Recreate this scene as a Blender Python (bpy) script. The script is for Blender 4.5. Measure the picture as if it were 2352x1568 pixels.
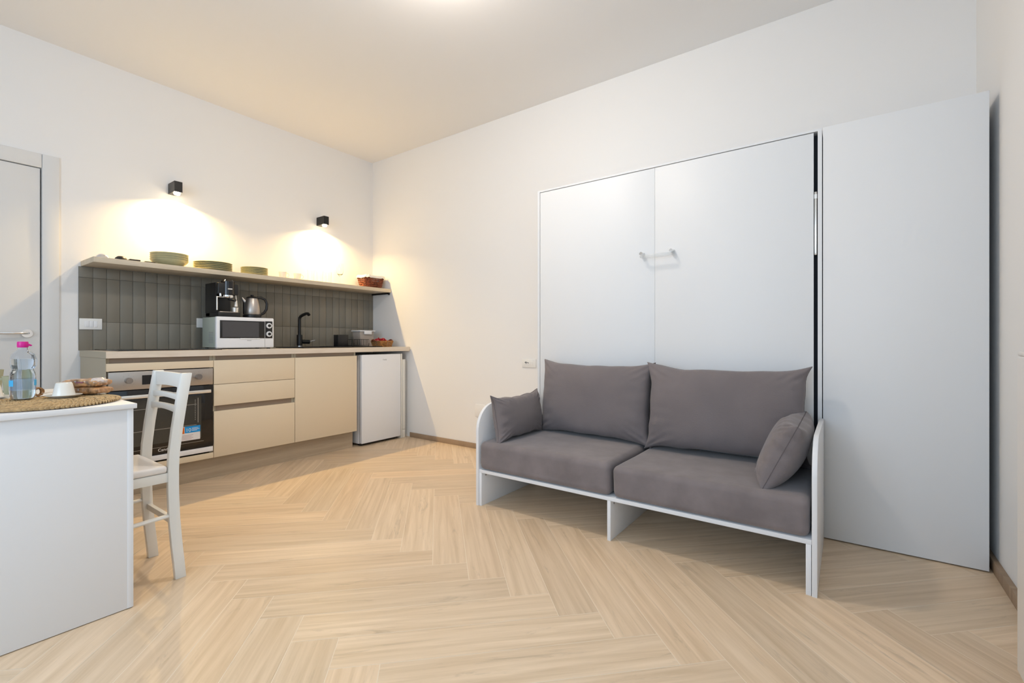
import bpy, bmesh, math, random
from mathutils import Vector, Matrix, noise
R = math.radians
random.seed(7)
for o in list(bpy.data.objects): bpy.data.objects.remove(o)
SC = bpy.context.scene
COL = SC.collection

# ------------------------------------------------------------------ camera
cam_d = bpy.data.cameras.new('camera'); cam = bpy.data.objects.new('camera', cam_d); COL.objects.link(cam)
cam_d.sensor_width = 36; cam_d.lens = 1060.5 / 2352 * 36; cam_d.shift_y = -4 / 2352; cam_d.clip_start = 0.02
cam.location = (-3.217, -4.219, 0.99); cam.rotation_euler = (R(90), 0, R(35.883 - 90))
SC.camera = cam
# ------------------------------------------------------------------ world, exposure
SC.view_settings.view_transform = 'Standard'; SC.view_settings.look = 'None'
SC.view_settings.gamma = 1; SC.view_settings.use_curve_mapping = False
SC.view_settings.exposure = 0.0
W = bpy.data.worlds.new('sky'); SC.world = W; W.use_nodes = True
W.node_tree.nodes['Background'].inputs[0].default_value = (0.75, 0.87, 1, 1)
W.node_tree.nodes['Background'].inputs[1].default_value = 0.35
# ------------------------------------------------------------------ room lights
def area(name, loc, rot, sx, sy, power, col, shape='RECTANGLE', spread=180):
    d = bpy.data.lights.new(name, 'AREA'); d.shape = shape; d.size = sx; d.size_y = sy; d.energy = power; d.color = col
    d.spread = R(spread)
    o = bpy.data.objects.new(name, d); COL.objects.link(o); o.location = loc; o.rotation_euler = rot
    return o
P_FRONT, C_FRONT = 12, (0.60, 0.82, 1.0)
P_LEFT, C_LEFT = 57, (0.63, 0.80, 1.0)
P_CEIL, C_CEIL = 168, (1.0, 0.90, 0.79)
P_SCO, C_SCO = 12.5, (1.0, 0.69, 0.29)
area('balcony_door_daylight', (-3.3, -4.70, 1.35), (R(90), 0, 0), 2.0, 2.0, P_FRONT, C_FRONT)     # glazed door beside the camera
area('window_daylight', (-5.15, -3.1, 1.55), (R(90), 0, R(-90)), 2.2, 1.5, P_LEFT, C_LEFT)     # window in the left wall, behind the camera
SCONCES = [(-1.866, 2.147), (-0.639, 2.150)]
for sx, sz in SCONCES:
    area('sconce_light', (sx, -0.098, sz - 0.0585), (0, 0, 0), 0.044, 0.044, P_SCO, C_SCO, 'DISK', 150)

# ------------------------------------------------------------------ materials
def mat(name, col, rough=0.5, metal=0, spec=0.5, bump=0, bscale=60, var=0, vscale=8, emit=None, estr=0, trans=0, ior=1.45, alpha=1, coat=0, sheen=0):
    m = bpy.data.materials.new(name); m.use_nodes = True; nt = m.node_tree; b = nt.nodes['Principled BSDF']
    b.inputs['Base Color'].default_value = (*col, 1); b.inputs['Roughness'].default_value = rough
    b.inputs['Metallic'].default_value = metal; b.inputs['Specular IOR Level'].default_value = spec
    b.inputs['Transmission Weight'].default_value = trans; b.inputs['IOR'].default_value = ior
    b.inputs['Alpha'].default_value = alpha; b.inputs['Coat Weight'].default_value = coat
    b.inputs['Sheen Weight'].default_value = sheen
    if emit: b.inputs['Emission Color'].default_value = (*emit, 1); b.inputs['Emission Strength'].default_value = estr
    tc = None
    if bump or var:
        tc = nt.nodes.new('ShaderNodeTexCoord')
    if bump:
        n = nt.nodes.new('ShaderNodeTexNoise'); n.inputs['Scale'].default_value = bscale; n.inputs['Detail'].default_value = 4
        nt.links.new(tc.outputs['Object'], n.inputs['Vector'])
        bp = nt.nodes.new('ShaderNodeBump'); bp.inputs['Strength'].default_value = bump; bp.inputs['Distance'].default_value = 0.002
        nt.links.new(n.outputs['Fac'], bp.inputs['Height']); nt.links.new(bp.outputs['Normal'], b.inputs['Normal'])
    if var:
        n2 = nt.nodes.new('ShaderNodeTexNoise'); n2.inputs['Scale'].default_value = vscale; n2.inputs['Detail'].default_value = 3
        nt.links.new(tc.outputs['Object'], n2.inputs['Vector'])
        mp = nt.nodes.new('ShaderNodeMapRange'); mp.inputs[1].default_value = 0.3; mp.inputs[2].default_value = 0.7
        mp.inputs[3].default_value = 1 - var; mp.inputs[4].default_value = 1 + var
        nt.links.new(n2.outputs['Fac'], mp.inputs[0])
        mx = nt.nodes.new('ShaderNodeVectorMath'); mx.operation = 'SCALE'; mx.inputs[0].default_value = col
        nt.links.new(mp.outputs[0], mx.inputs['Scale']); nt.links.new(mx.outputs[0], b.inputs['Base Color'])
    return m
M = {}
M['wall'] = mat('wall_paint', (0.86, 0.845, 0.825), 0.85, spec=0.2, bump=0.05, bscale=180)
M['ceiling'] = mat('ceiling_paint', (0.89, 0.88, 0.87), 0.9, spec=0.2)
M['white'] = mat('white_laminate', (0.80, 0.80, 0.81), 0.42, spec=0.4)
M['panel'] = mat('white_bed_panel', (0.78, 0.79, 0.80), 0.45, spec=0.35)
M['doorpaint'] = mat('door_laminate', (0.74, 0.735, 0.72), 0.5, spec=0.3)
M['plastic'] = mat('white_plastic', (0.84, 0.83, 0.80), 0.3)
M['enamel'] = mat('white_enamel', (0.86, 0.86, 0.87), 0.3, coat=0.2)
M['cabinet'] = mat('beige_matt_laminate', (0.78, 0.655, 0.48), 0.45, spec=0.35)
M['gola'] = mat('taupe_aluminium_profile', (0.30, 0.235, 0.18), 0.4, metal=0.3)
M['side'] = mat('olive_grey_laminate', (0.46, 0.41, 0.31), 0.5)
M['black'] = mat('black_matt', (0.012, 0.012, 0.013), 0.35)
M['blackmetal'] = mat('black_satin_metal', (0.02, 0.02, 0.02), 0.3, metal=0.4)
M['gloss_black'] = mat('black_glass', (0.008, 0.007, 0.008), 0.06, spec=0.6)
M['dark'] = mat('dark_body_gap_shade', (0.03, 0.035, 0.045), 0.8)  # near-black for the oven body, and for shade painted into the bed gaps
M['steel'] = mat('brushed_steel', (0.46, 0.42, 0.385), 0.36, metal=0.9, bump=0.05, bscale=300)
M['chrome'] = mat('chrome', (0.85, 0.85, 0.86), 0.08, metal=1)
M['knob_steel'] = mat('dark_satin_steel', (0.36, 0.33, 0.31), 0.25, metal=0.9)
M['handle_steel'] = mat('satin_steel', (0.80, 0.77, 0.72), 0.28, metal=0.7)
M['suede'] = mat('grey_suede', (0.198, 0.170, 0.170), 0.85, spec=0.15, bump=0.25, bscale=90, var=0.13, vscale=9, sheen=0.25)
M['suede2'] = mat('grey_woven', (0.188, 0.163, 0.164), 0.9, spec=0.1, bump=0.35, bscale=160, var=0.06, vscale=4, sheen=0.2)
M['seam'] = mat('seam_thread', (0.135, 0.118, 0.12), 0.9, spec=0.1)
M['leather'] = mat('white_leatherette', (0.84, 0.80, 0.77), 0.4)
M['chairpaint'] = mat('white_lacquer', (0.82, 0.81, 0.77), 0.35)
M['sage'] = mat('sage_stoneware', (0.42, 0.41, 0.25), 0.35, var=0.08, vscale=30)
M['sagemug'] = mat('sage_mug_glaze', (0.36, 0.36, 0.24), 0.35)
M['cream'] = mat('cream_porcelain', (0.80, 0.77, 0.70), 0.25, coat=0.3)
M['glass'] = mat('clear_glass', (0.97, 0.98, 0.98), 0.02, trans=1, ior=1.3)
M['acrylic'] = mat('clear_acrylic', (0.80, 0.83, 0.83), 0.08, alpha=0.28, coat=1)
M['pet'] = mat('clear_bottle_plastic', (0.93, 0.96, 1.0), 0.03, trans=1, ior=1.16)
M['water'] = mat('water', (0.86, 0.93, 0.98), 0.0, trans=1, ior=1.2)
M['labelblue'] = mat('bottle_label', (0.35, 0.52, 0.75), 0.3, alpha=0.24)
M['labelcyan'] = mat('bottle_label_print', (0.05, 0.42, 0.75), 0.4)
M['magenta'] = mat('magenta_cap', (0.62, 0.01, 0.25), 0.35)
M['wicker'] = mat('red_brown_wicker', (0.20, 0.055, 0.026), 0.6, var=0.5, vscale=60)
M['wicker2'] = mat('honey_wicker', (0.36, 0.17, 0.055), 0.6, var=0.35, vscale=60)
M['linen'] = mat('white_linen', (0.85, 0.80, 0.72), 0.9)
M['seagrass'] = mat('braided_seagrass', (0.50, 0.34, 0.17), 0.75, var=0.3, vscale=55)
M['seagrass_dark'] = mat('seagrass_core', (0.14, 0.085, 0.04), 0.9)
M['sweets'] = mat('red_foil_sweets', (0.45, 0.012, 0.02), 0.25, spec=0.7)
M['sweets2'] = mat('pink_foil', (0.85, 0.45, 0.38), 0.25)
M['pastry'] = mat('golden_pastry', (0.50, 0.26, 0.11), 0.28, var=0.75, vscale=34, coat=0.8)
M['film'] = mat('clear_film', (0.92, 0.88, 0.86), 0.15, alpha=0.55, coat=1)
M['print'] = mat('purple_print', (0.22, 0.06, 0.11), 0.4)
M['tub'] = mat('frosted_tub', (0.55, 0.48, 0.42), 0.3, alpha=0.75)
M['pods'] = mat('tub_contents', (0.50, 0.38, 0.28), 0.6, var=0.4, vscale=60)
M['bulb'] = mat('lit_bulb', (1, 0.9, 0.7), 0.5, emit=(1.0, 0.82, 0.55), estr=30)
M['lampglow'] = mat('lit_ceiling_diffuser', (1, 1, 1), 0.5, emit=C_CEIL, estr=P_CEIL)   # the lamp itself lights the room
M['st_blue'] = mat('sticker_blue', (0.01, 0.30, 0.72), 0.4)
M['st_white'] = mat('sticker_white', (0.82, 0.80, 0.79), 0.4)
M['st_orange'] = mat('sticker_orange', (0.75, 0.16, 0.02), 0.4)
M['st_text'] = mat('sticker_small_print', (0.55, 0.40, 0.42), 0.4)
M['greytext'] = mat('grey_print', (0.35, 0.34, 0.33), 0.4)
M['mw_side'] = mat('pale_grey_metal', (0.46, 0.50, 0.43), 0.5)
M['mw_glass'] = mat('microwave_window', (0.075, 0.072, 0.075), 0.25, spec=0.4)
M['oven_in'] = mat('oven_window', (0.06, 0.055, 0.045), 0.10, spec=0.5)
M['rack'] = mat('oven_rack_wire', (0.35, 0.33, 0.30), 0.3, metal=0.6)
M['radiator'] = mat('radiator_enamel', (0.78, 0.76, 0.74), 0.4)

def wood_mat(name, c1, c2, scale=(3, 26), rough=0.45, useuv=False, axis='x'):
    m = bpy.data.materials.new(name); m.use_nodes = True; nt = m.node_tree; N = nt.nodes; L = nt.links; b = N['Principled BSDF']
    b.inputs['Roughness'].default_value = rough; b.inputs['Specular IOR Level'].default_value = 0.4
    mp = N.new('ShaderNodeMapping')
    if useuv:
        u = N.new('ShaderNodeUVMap'); u.uv_map = 'grain'; L.new(u.outputs[0], mp.inputs[0])
        mp.inputs['Scale'].default_value = (scale[0], scale[1], 1)
    else:
        t = N.new('ShaderNodeTexCoord'); L.new(t.outputs['Object'], mp.inputs[0])
        mp.inputs['Scale'].default_value = (scale[0], scale[1], scale[1]) if axis == 'x' else (scale[1], scale[0], scale[1])
    n = N.new('ShaderNodeTexNoise'); n.inputs['Scale'].default_value = 1; n.inputs['Detail'].default_value = 6; n.inputs['Roughness'].default_value = 0.6
    n.inputs['Distortion'].default_value = 0.6
    L.new(mp.outputs[0], n.inputs['Vector'])
    r = N.new('ShaderNodeValToRGB'); r.color_ramp.elements[0].position = 0.33; r.color_ramp.elements[1].position = 0.68
    r.color_ramp.elements[0].color = (*c1, 1); r.color_ramp.elements[1].color = (*c2, 1)
    L.new(n.outputs['Fac'], r.inputs[0]); out = r.outputs[0]
    if useuv:
        a = N.new('ShaderNodeAttribute'); a.attribute_name = 'tone'
        mul = N.new('ShaderNodeVectorMath'); mul.operation = 'MULTIPLY'; L.new(out, mul.inputs[0]); L.new(a.outputs['Color'], mul.inputs[1])
        # long fine darker veins
        mp2 = N.new('ShaderNodeMapping'); mp2.inputs['Scale'].default_value = (2.6, 20, 1); L.new(u.outputs[0], mp2.inputs[0])
        n2 = N.new('ShaderNodeTexNoise'); n2.inputs['Scale'].default_value = 1; n2.inputs['Detail'].default_value = 8; n2.inputs['Roughness'].default_value = 0.7; n2.inputs['Distortion'].default_value = 1.2
        L.new(mp2.outputs[0], n2.inputs['Vector'])
        r2 = N.new('ShaderNodeMapRange'); r2.inputs[1].default_value = 0.58; r2.inputs[2].default_value = 0.74; r2.inputs[3].default_value = 1; r2.inputs[4].default_value = 0.70
        L.new(n2.outputs['Fac'], r2.inputs[0])
        sc = N.new('ShaderNodeVectorMath'); sc.operation = 'SCALE'; L.new(mul.outputs[0], sc.inputs[0]); L.new(r2.outputs[0], sc.inputs['Scale'])
        out = sc.outputs[0]
    L.new(out, b.inputs['Base Color'])
    bp = N.new('ShaderNodeBump'); bp.inputs['Strength'].default_value = 0.08; bp.inputs['Distance'].default_value = 0.001
    L.new(n.outputs['Fac'], bp.inputs['Height']); L.new(bp.outputs[0], b.inputs['Normal'])
    return m
M['floor'] = wood_mat('oak_effect_plank_tile', (0.61, 0.455, 0.30), (0.765, 0.60, 0.43), (1.6, 38), 0.40, True)
M['grout'] = mat('pale_grout', (0.80, 0.69, 0.55), 0.7)
M['plinth'] = wood_mat('greige_wood_plinth', (0.40, 0.315, 0.22), (0.50, 0.40, 0.29), (2, 40))
M['worktop'] = wood_mat('pale_worktop', (0.68, 0.58, 0.47), (0.78, 0.69, 0.58), (4, 30), 0.35)
M['shelf'] = wood_mat('pale_shelf', (0.58, 0.49, 0.36), (0.66, 0.57, 0.44), (4, 30), 0.45)
M['skirt'] = wood_mat('wood_tile_skirting', (0.30, 0.21, 0.135), (0.42, 0.30, 0.20), (20, 3), 0.5)

# ------------------------------------------------------------------ mesh helpers
def NB(): return bmesh.new()
def merge(bm, t):
    me = bpy.data.meshes.new('t'); t.to_mesh(me); t.free(); bm.from_mesh(me); bpy.data.meshes.remove(me)
def bx(bm, x0, x1, y0, y1, z0, z1, bev=0.0, seg=2, rot=None):
    t = NB(); bmesh.ops.create_cube(t, size=1)
    c = Vector(((x0 + x1) / 2, (y0 + y1) / 2, (z0 + z1) / 2)); s = Vector((abs(x1 - x0), abs(y1 - y0), abs(z1 - z0)))
    for v in t.verts: v.co = Vector((v.co.x * s.x, v.co.y * s.y, v.co.z * s.z))
    if bev: bmesh.ops.bevel(t, geom=list(t.edges), offset=min(bev, min(s) * 0.49), segments=seg, profile=0.5, affect='EDGES')
    mt = Matrix.Translation(c)
    if rot: mt = mt @ rot
    bmesh.ops.transform(t, matrix=mt, verts=t.verts); merge(bm, t); return bm
def box(*a, **k): return bx(NB(), *a, **k)
def lathe(bm, prof, c=(0, 0, 0), seg=40, rot=None, cap=False):
    t = NB(); rings = []
    for r, z in prof:
        if r < 1e-5: rings.append([t.verts.new((0, 0, z))])
        else: rings.append([t.verts.new((r * math.cos(2 * math.pi * i / seg), r * math.sin(2 * math.pi * i / seg), z)) for i in range(seg)])
    for a, b in zip(rings, rings[1:]):
        for i in range(seg):
            j = (i + 1) % seg
            if len(a) == 1 and len(b) == 1: continue
            if len(a) == 1: t.faces.new((a[0], b[i], b[j]))
            elif len(b) == 1: t.faces.new((a[i], a[j], b[0]))
            else: t.faces.new((a[i], a[j], b[j], b[i]))
    if cap:
        for rg in (rings[0], rings[-1]):
            if len(rg) > 1: t.faces.new(rg)
    bmesh.ops.recalc_face_normals(t, faces=t.faces)
    mt = Matrix.Translation(Vector(c))
    if rot: mt = mt @ rot
    bmesh.ops.transform(t, matrix=mt, verts=t.verts); merge(bm, t); return bm
def tube(bm, pts, r, seg=12, flat=1.0, rads=None):
    t = NB(); P = [Vector(p) for p in pts]; rings = []; up = Vector((0, 0, 1))
    prev = None
    for i, p in enumerate(P):
        d = (P[min(i + 1, len(P) - 1)] - P[max(i - 1, 0)]).normalized()
        if prev is None:
            a = d.cross(up);
            if a.length < 1e-3: a = d.cross(Vector((1, 0, 0)))
            a.normalize()
        else:
            a = (prev - d * prev.dot(d)).normalized()
        prev = a; b = d.cross(a).normalized(); rr = rads[i] if rads else r
        rings.append([t.verts.new(p + a * rr * math.cos(2 * math.pi * k / seg) + b * rr * flat * math.sin(2 * math.pi * k / seg)) for k in range(seg)])
    for a, b in zip(rings, rings[1:]):
        for k in range(seg): t.faces.new((a[k], a[(k + 1) % seg], b[(k + 1) % seg], b[k]))
    t.faces.new(rings[0][::-1]); t.faces.new(rings[-1])
    bmesh.ops.recalc_face_normals(t, faces=t.faces); merge(bm, t); return bm
def cyl(bm, p0, p1, r, seg=24, r2=None): return tube(bm, [p0, p1], r, seg, rads=[r, r if r2 is None else r2])
def prism(bm, poly, axis, a0, a1, bev=0.0):
    """poly: 2-D outline; axis 'y' -> poly in (x,z), extruded y a0..a1 ; 'x' -> (y,z); 'z' -> (x,y)"""
    t = NB()
    def pt(u, v, a): return {'y': (u, a, v), 'x': (a, u, v), 'z': (u, v, a)}[axis]
    A = [t.verts.new(pt(u, v, a0)) for u, v in poly]; B = [t.verts.new(pt(u, v, a1)) for u, v in poly]
    t.faces.new(A); t.faces.new(B[::-1])
    for i in range(len(A)): t.faces.new((A[i], B[i], B[(i + 1) % len(A)], A[(i + 1) % len(A)]))
    bmesh.ops.recalc_face_normals(t, faces=t.faces)
    if bev: bmesh.ops.bevel(t, geom=list(t.edges), offset=bev, segments=2, profile=0.5, affect='EDGES')
    merge(bm, t); return bm
ORG = {}
def link(name, bm, m, smooth=True, angle=35):
    me = bpy.data.meshes.new(name)
    bm.to_mesh(me); bm.free()
    me.materials.append(M[m] if isinstance(m, str) else m)
    if smooth:
        me.shade_smooth()
        try: me.set_sharp_from_angle(angle=R(angle))
        except Exception: pass
    o = bpy.data.objects.new(name, me); COL.objects.link(o); return o
def tag(o, label=None, cat=None, group=None, kind=None):
    if label: o['label'] = label
    if cat: o['category'] = cat
    if group: o['group'] = group
    if kind: o['kind'] = kind
    return o
def thing(name, loc, label, cat, group=None):
    o = bpy.data.objects.new(name, None); COL.objects.link(o); o.location = loc; o.empty_display_size = 0.05
    ORG[o.name] = Vector(loc); return tag(o, label, cat, group)
def part(name, bm, m, par, label=None, **k):
    """mesh in world coordinates, re-based on its thing's origin"""
    org = ORG[par.name]; bmesh.ops.translate(bm, vec=-org, verts=bm.verts)
    o = link(name, bm, m, **k); o.parent = par; ORG[o.name] = org
    if label: o['label'] = label
    return o
def solo(name, bm, m, loc, label, cat, group=None, **k):
    loc = Vector(loc); bmesh.ops.translate(bm, vec=-loc, verts=bm.verts)
    o = link(name, bm, m, **k); o.location = loc; ORG[o.name] = loc; return tag(o, label, cat, group)
def struct(name, bm, m, **k):
    o = link(name, bm, m, **k); o['kind'] = 'structure'; ORG[o.name] = Vector((0, 0, 0)); return o
def kids(o): return [c for c in bpy.data.objects if c.parent == o]
def copy_tree(o, par=None):
    c = o.copy(); COL.objects.link(c)
    if par: c.parent = par
    ORG[c.name] = ORG.get(o.name, Vector((0, 0, 0)))
    for ch in kids(o): copy_tree(ch, c)
    return c
def text_bm(body, size, loc, rotm, ext=0.0003, align='LEFT', sx=1.0):
    cu = bpy.data.curves.new('t', 'FONT'); cu.body = body; cu.size = size; cu.extrude = ext; cu.align_x = align
    ob = bpy.data.objects.new('t', cu); COL.objects.link(ob)
    dg = bpy.context.evaluated_depsgraph_get(); me = bpy.data.meshes.new_from_object(ob.evaluated_get(dg))
    bm = NB(); bm.from_mesh(me); bpy.data.objects.remove(ob); bpy.data.curves.remove(cu); bpy.data.meshes.remove(me)
    bmesh.ops.transform(bm, matrix=Matrix.Translation(Vector(loc)) @ rotm @ Matrix.Diagonal((sx, 1, 1, 1)), verts=bm.verts)
    return bm
FRONT = Matrix.Rotation(R(90), 4, 'X')      # text standing up, read from -Y

# ------------------------------------------------------------------ room shell
XL, YF, H = -5.2, -4.745, 2.93
def wall_holes(axis, a0, a1, depth0, depth1, holes):
    bm = NB()
    def put(u0, u1, z0, z1):
        if u1 - u0 < 1e-4 or z1 - z0 < 1e-4: return
        if axis == 'x': bx(bm, u0, u1, depth0, depth1, z0, z1)
        else: bx(bm, depth0, depth1, u0, u1, z0, z1)
    cur = a0
    for (u0, u1, z0, z1) in sorted(holes):
        put(cur, u0, 0, H); put(u0, u1, 0, z0); put(u0, u1, z1, H); cur = u1
    put(cur, a1, 0, H); return bm
struct('wall_back', wall_holes('x', XL, 0.12, 0.0, 0.12, [(-3.40, -2.580, 0, 2.10)]), 'wall', smooth=False)
struct('wall_right', box(0, 0.12, YF, 0, 0, H), 'wall', smooth=False)
struct('wall_front', wall_holes('x', XL, 0.12, YF - 0.12, YF, [(-4.35, -2.2, 0.02, 2.4)]), 'wall', smooth=False)
struct('wall_left', wall_holes('y', YF, 0, XL - 0.12, XL, [(-4.25, -1.95, 0.75, 2.35)]), 'wall', smooth=False)
struct('ceiling', box(XL - 0.12, 0.12, YF - 0.12, 0.12, H, H + 0.1), 'ceiling', smooth=False)

# herringbone floor: every plank a quad with its own grain coordinates, over a grout bed
def floor():
    bm = NB(); uv = bm.loops.layers.uv.new('grain'); tone = bm.loops.layers.float_color.new('tone')
    w, L, g = 0.1505, 0.903, 0.0011
    e1 = Vector((1, -1)) / math.sqrt(2); e2 = Vector((-1, -1)) / math.sqrt(2); o0 = Vector((-2.31, -2.427))
    x0, x1, y0, y1 = XL, 0.0, YF, 0.0
    def clip(poly):
        for ax, lim, s in ((0, x0, 1), (0, x1, -1), (1, y0, 1), (1, y1, -1)):
            out = []
            for i in range(len(poly)):
                a, b = poly[i], poly[(i + 1) % len(poly)]
                da, db = (a[0][ax] - lim) * s, (b[0][ax] - lim) * s
                if da >= 0: out.append(a)
                if da * db < 0:
                    t = da / (da - db); out.append((a[0].lerp(b[0], t), a[1].lerp(b[1], t)))
            poly = out
            if len(poly) < 3: return None
        return poly
    for k in range(-60, 60):
        for m_ in range(-8, 9):
            for kind in (0, 1):
                if kind == 0: a, b, la, lb = k * w - m_ * L, k * w + m_ * L, L, w
                else: a, b, la, lb = k * w + L - m_ * L, (k + 1) * w - L + m_ * L, w, L
                cs = [(a + g, b + g), (a + la - g, b + g), (a + la - g, b + lb - g), (a + g, b + lb - g)]
                ou, ov = random.uniform(0, 50), random.uniform(0, 50)
                poly = []
                for (p, q) in cs:
                    lu, lv = (p - a, q - b) if kind == 0 else (q - b, p - a)
                    poly.append((o0 + e1 * p + e2 * q, Vector((lu + ou, lv + ov))))
                poly = clip(poly)
                if not poly: continue
                try: f = bm.faces.new([bm.verts.new((p.x, p.y, 0)) for p, _ in poly])
                except ValueError: continue
                t = random.uniform(0.92, 1.06); tw = random.uniform(-0.015, 0.015)
                for lp, (_, q) in zip(f.loops, poly):
                    lp[uv].uv = q; lp[tone] = (t + tw, t, t - tw, 1)
    for f in bm.faces:
        if f.normal.z < 0: f.normal_flip()
    n0 = len(bm.faces)
    vs = [bm.verts.new(p) for p in ((x0, y0, -0.0003), (x1, y0, -0.0003), (x1, y1, -0.0003), (x0, y1, -0.0003))]
    f = bm.faces.new(vs); f.material_index = 1
    bx(bm, x0 - 0.12, x1 + 0.12, y0 - 0.12, y1 + 0.12, -0.06, -0.002)
    bm.faces.ensure_lookup_table()
    for i in range(n0, len(bm.faces)): bm.faces[i].material_index = 1
    o = struct('floor', bm, 'floor', smooth=False); o.data.materials.append(M['grout'])
floor()
struct('baseboard_right', box(-0.011, 0, -2.436, -0.61, 0, 0.047, bev=0.002), 'skirt')
struct('baseboard_front', box(-2.2, -0.05, YF, YF + 0.02, 0, 0.05, bev=0.002), 'skirt')
struct('baseboard_back', box(-2.498, -2.40, -0.011, 0, 0, 0.047, bev=0.002), 'skirt')
# interior door in the back wall
dr = struct('door_1', box(-3.392, -2.588, -0.004, 0.036, 0.006, 2.094, bev=0.0015), 'doorpaint')
hb = NB(); lathe(hb, [(0, -0.008), (0.024, -0.008), (0.026, -0.004), (0.026, 0)], (-2.647, -0.004, 1.03), rot=Matrix.Rotation(R(90), 4, 'X').inverted() @ Matrix.Diagonal((1, 1, -1, 1)))
hh = part('door_handle', tube(NB(), [(-2.647, -0.006, 1.032), (-2.647, -0.042, 1.032), (-2.652, -0.052, 1.032), (-2.67, -0.056, 1.032), (-2.72, -0.058, 1.031), (-2.765, -0.05, 1.030), (-2.775, -0.046, 1.030)], 0.0085, 12), 'chrome', dr)
part('rosette', cyl(NB(), (-2.647, -0.0045, 1.03), (-2.647, -0.013, 1.03), 0.026, 32), 'chrome', dr)
ca = NB(); bx(ca, -2.579, -2.498, -0.012, 0.10, 0, 2.19, bev=0.002); bx(ca, -3.482, -3.40, -0.012, 0.10, 0, 2.19, bev=0.002); bx(ca, -3.398, -2.581, -0.010, 0.10, 2.10, 2.19, bev=0.002)
bx(ca, -3.40, -2.579, 0.038, 0.11, 0, 2.10)
struct('trim_1', ca, 'doorpaint')
# glazed door behind the camera (daylight source)
wn = NB()
for x in (-4.35, -3.305, -2.27): bx(wn, x, x + 0.07, YF - 0.08, YF - 0.02, 0.02, 2.4, bev=0.003)
bx(wn, -4.35, -2.2, YF - 0.08, YF - 0.02, 0.02, 0.10); bx(wn, -4.35, -2.2, YF - 0.08, YF - 0.02, 2.33, 2.4)
wo = struct('window_1', wn, 'enamel')
m_p = bpy.data.materials.new('window_glass'); m_p.use_nodes = True
nt = m_p.node_tree; nt.nodes.clear(); tr = nt.nodes.new('ShaderNodeBsdfTransparent'); gl = nt.nodes.new('ShaderNodeBsdfGlossy'); gl.inputs['Roughness'].default_value = 0.02
mx = nt.nodes.new('ShaderNodeMixShader'); mx.inputs[0].default_value = 0.08; ou = nt.nodes.new('ShaderNodeOutputMaterial')
nt.links.new(tr.outputs[0], mx.inputs[1]); nt.links.new(gl.outputs[0], mx.inputs[2]); nt.links.new(mx.outputs[0], ou.inputs[0])
M['pane'] = m_p
part('pane', box(-4.28, -2.27, YF - 0.055, YF - 0.045, 0.10, 2.33), 'pane', wo)

wn = NB()
for y in (-4.25, -3.135, -2.02): bx(wn, XL - 0.09, XL - 0.03, y, y + 0.07, 0.75, 2.35, bev=0.003)
bx(wn, XL - 0.09, XL - 0.03, -4.18, -2.02, 0.75, 0.82); bx(wn, XL - 0.09, XL - 0.03, -4.18, -2.02, 2.28, 2.35)
wo = struct('window_2', wn, 'enamel')
part('pane', box(XL - 0.065, XL - 0.055, -4.18, -2.02, 0.82, 2.28), 'pane', wo)
# ceiling lamp (just above the frame)
t = thing('ceiling_lamp', (-1.64, -2.62, H), 'round flush ceiling lamp in the middle of the room', 'lamp')
part('housing', lathe(NB(), [(0, 0), (0.12, 0), (0.12, -0.03), (0.105, -0.035), (0.10, -0.028)], (-1.64, -2.62, H)), 'enamel', t)
part('diffuser', lathe(NB(), [(0.104 * math.cos(R(a)), -0.03 - 0.085 * math.sin(R(a))) for a in (0, 15, 30, 45, 60, 75)] + [(0, -0.115)], (-1.64, -2.62, H)), 'lampglow', t)

# ------------------------------------------------------------------ tile backsplash
def tiles():
    bm = NB(); tone = bm.loops.layers.float_color.new('tone')
    x = -2.4045; n = 0; w = 0.0735; rnd = random.Random(3)
    while x < -0.01:
        xe = min(x + w, -0.001)
        for (z0, z1) in ((0.918, 1.112), (1.112, 1.415), (1.415, 1.489)):
            t = NB(); bmesh.ops.create_cube(t, size=1)
            sx, sz = xe - x - 0.002, z1 - z0 - 0.002
            for v in t.verts: v.co = Vector((v.co.x * sx, v.co.y * 0.008, v.co.z * sz))
            bmesh.ops.bevel(t, geom=list(t.edges), offset=0.0012, segments=2, profile=0.5, affect='EDGES')
            rm = Matrix.Rotation(rnd.uniform(-0.003, 0.003), 4, 'X') @ Matrix.Rotation(rnd.uniform(-0.004, 0.004), 4, 'Z')
            bmesh.ops.transform(t, matrix=Matrix.Translation(((x + xe) / 2, -0.005, (z0 + z1) / 2)) @ rm, verts=t.verts)
            k = len(bm.faces); merge(bm, t); bm.faces.ensure_lookup_table(); c = rnd.uniform(0.93, 1.08); h = rnd.uniform(-0.03, 0.03)
            for f in bm.faces[k:]:
                for lp in f.loops: lp[tone] = (c + h, c, c - h, 1)
        x += w
    k = len(bm.faces); bx(bm, -2.404, -0.001, -0.0045, 0, 0.918, 1.489); bm.faces.ensure_lookup_table()
    for f in bm.faces[k:]:
        for lp in f.loops: lp[tone] = (0.75, 0.75, 0.75, 1)
    m = mat('glazed_grey_tile', (0.16, 0.15, 0.13), 0.30, spec=0.45, bump=0.12, bscale=22)
    nt = m.node_tree; a = nt.nodes.new('ShaderNodeAttribute'); a.attribute_name = 'tone'
    v = nt.nodes.new('ShaderNodeVectorMath'); v.operation = 'MULTIPLY'; v.inputs[1].default_value = (0.225, 0.205, 0.165)
    nt.links.new(a.outputs['Color'], v.inputs[0]); nt.links.new(v.outputs[0], nt.nodes['Principled BSDF'].inputs['Base Color'])
    M['tile'] = m
    o = struct('trim_2', bm, 'tile')
tiles()

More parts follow.
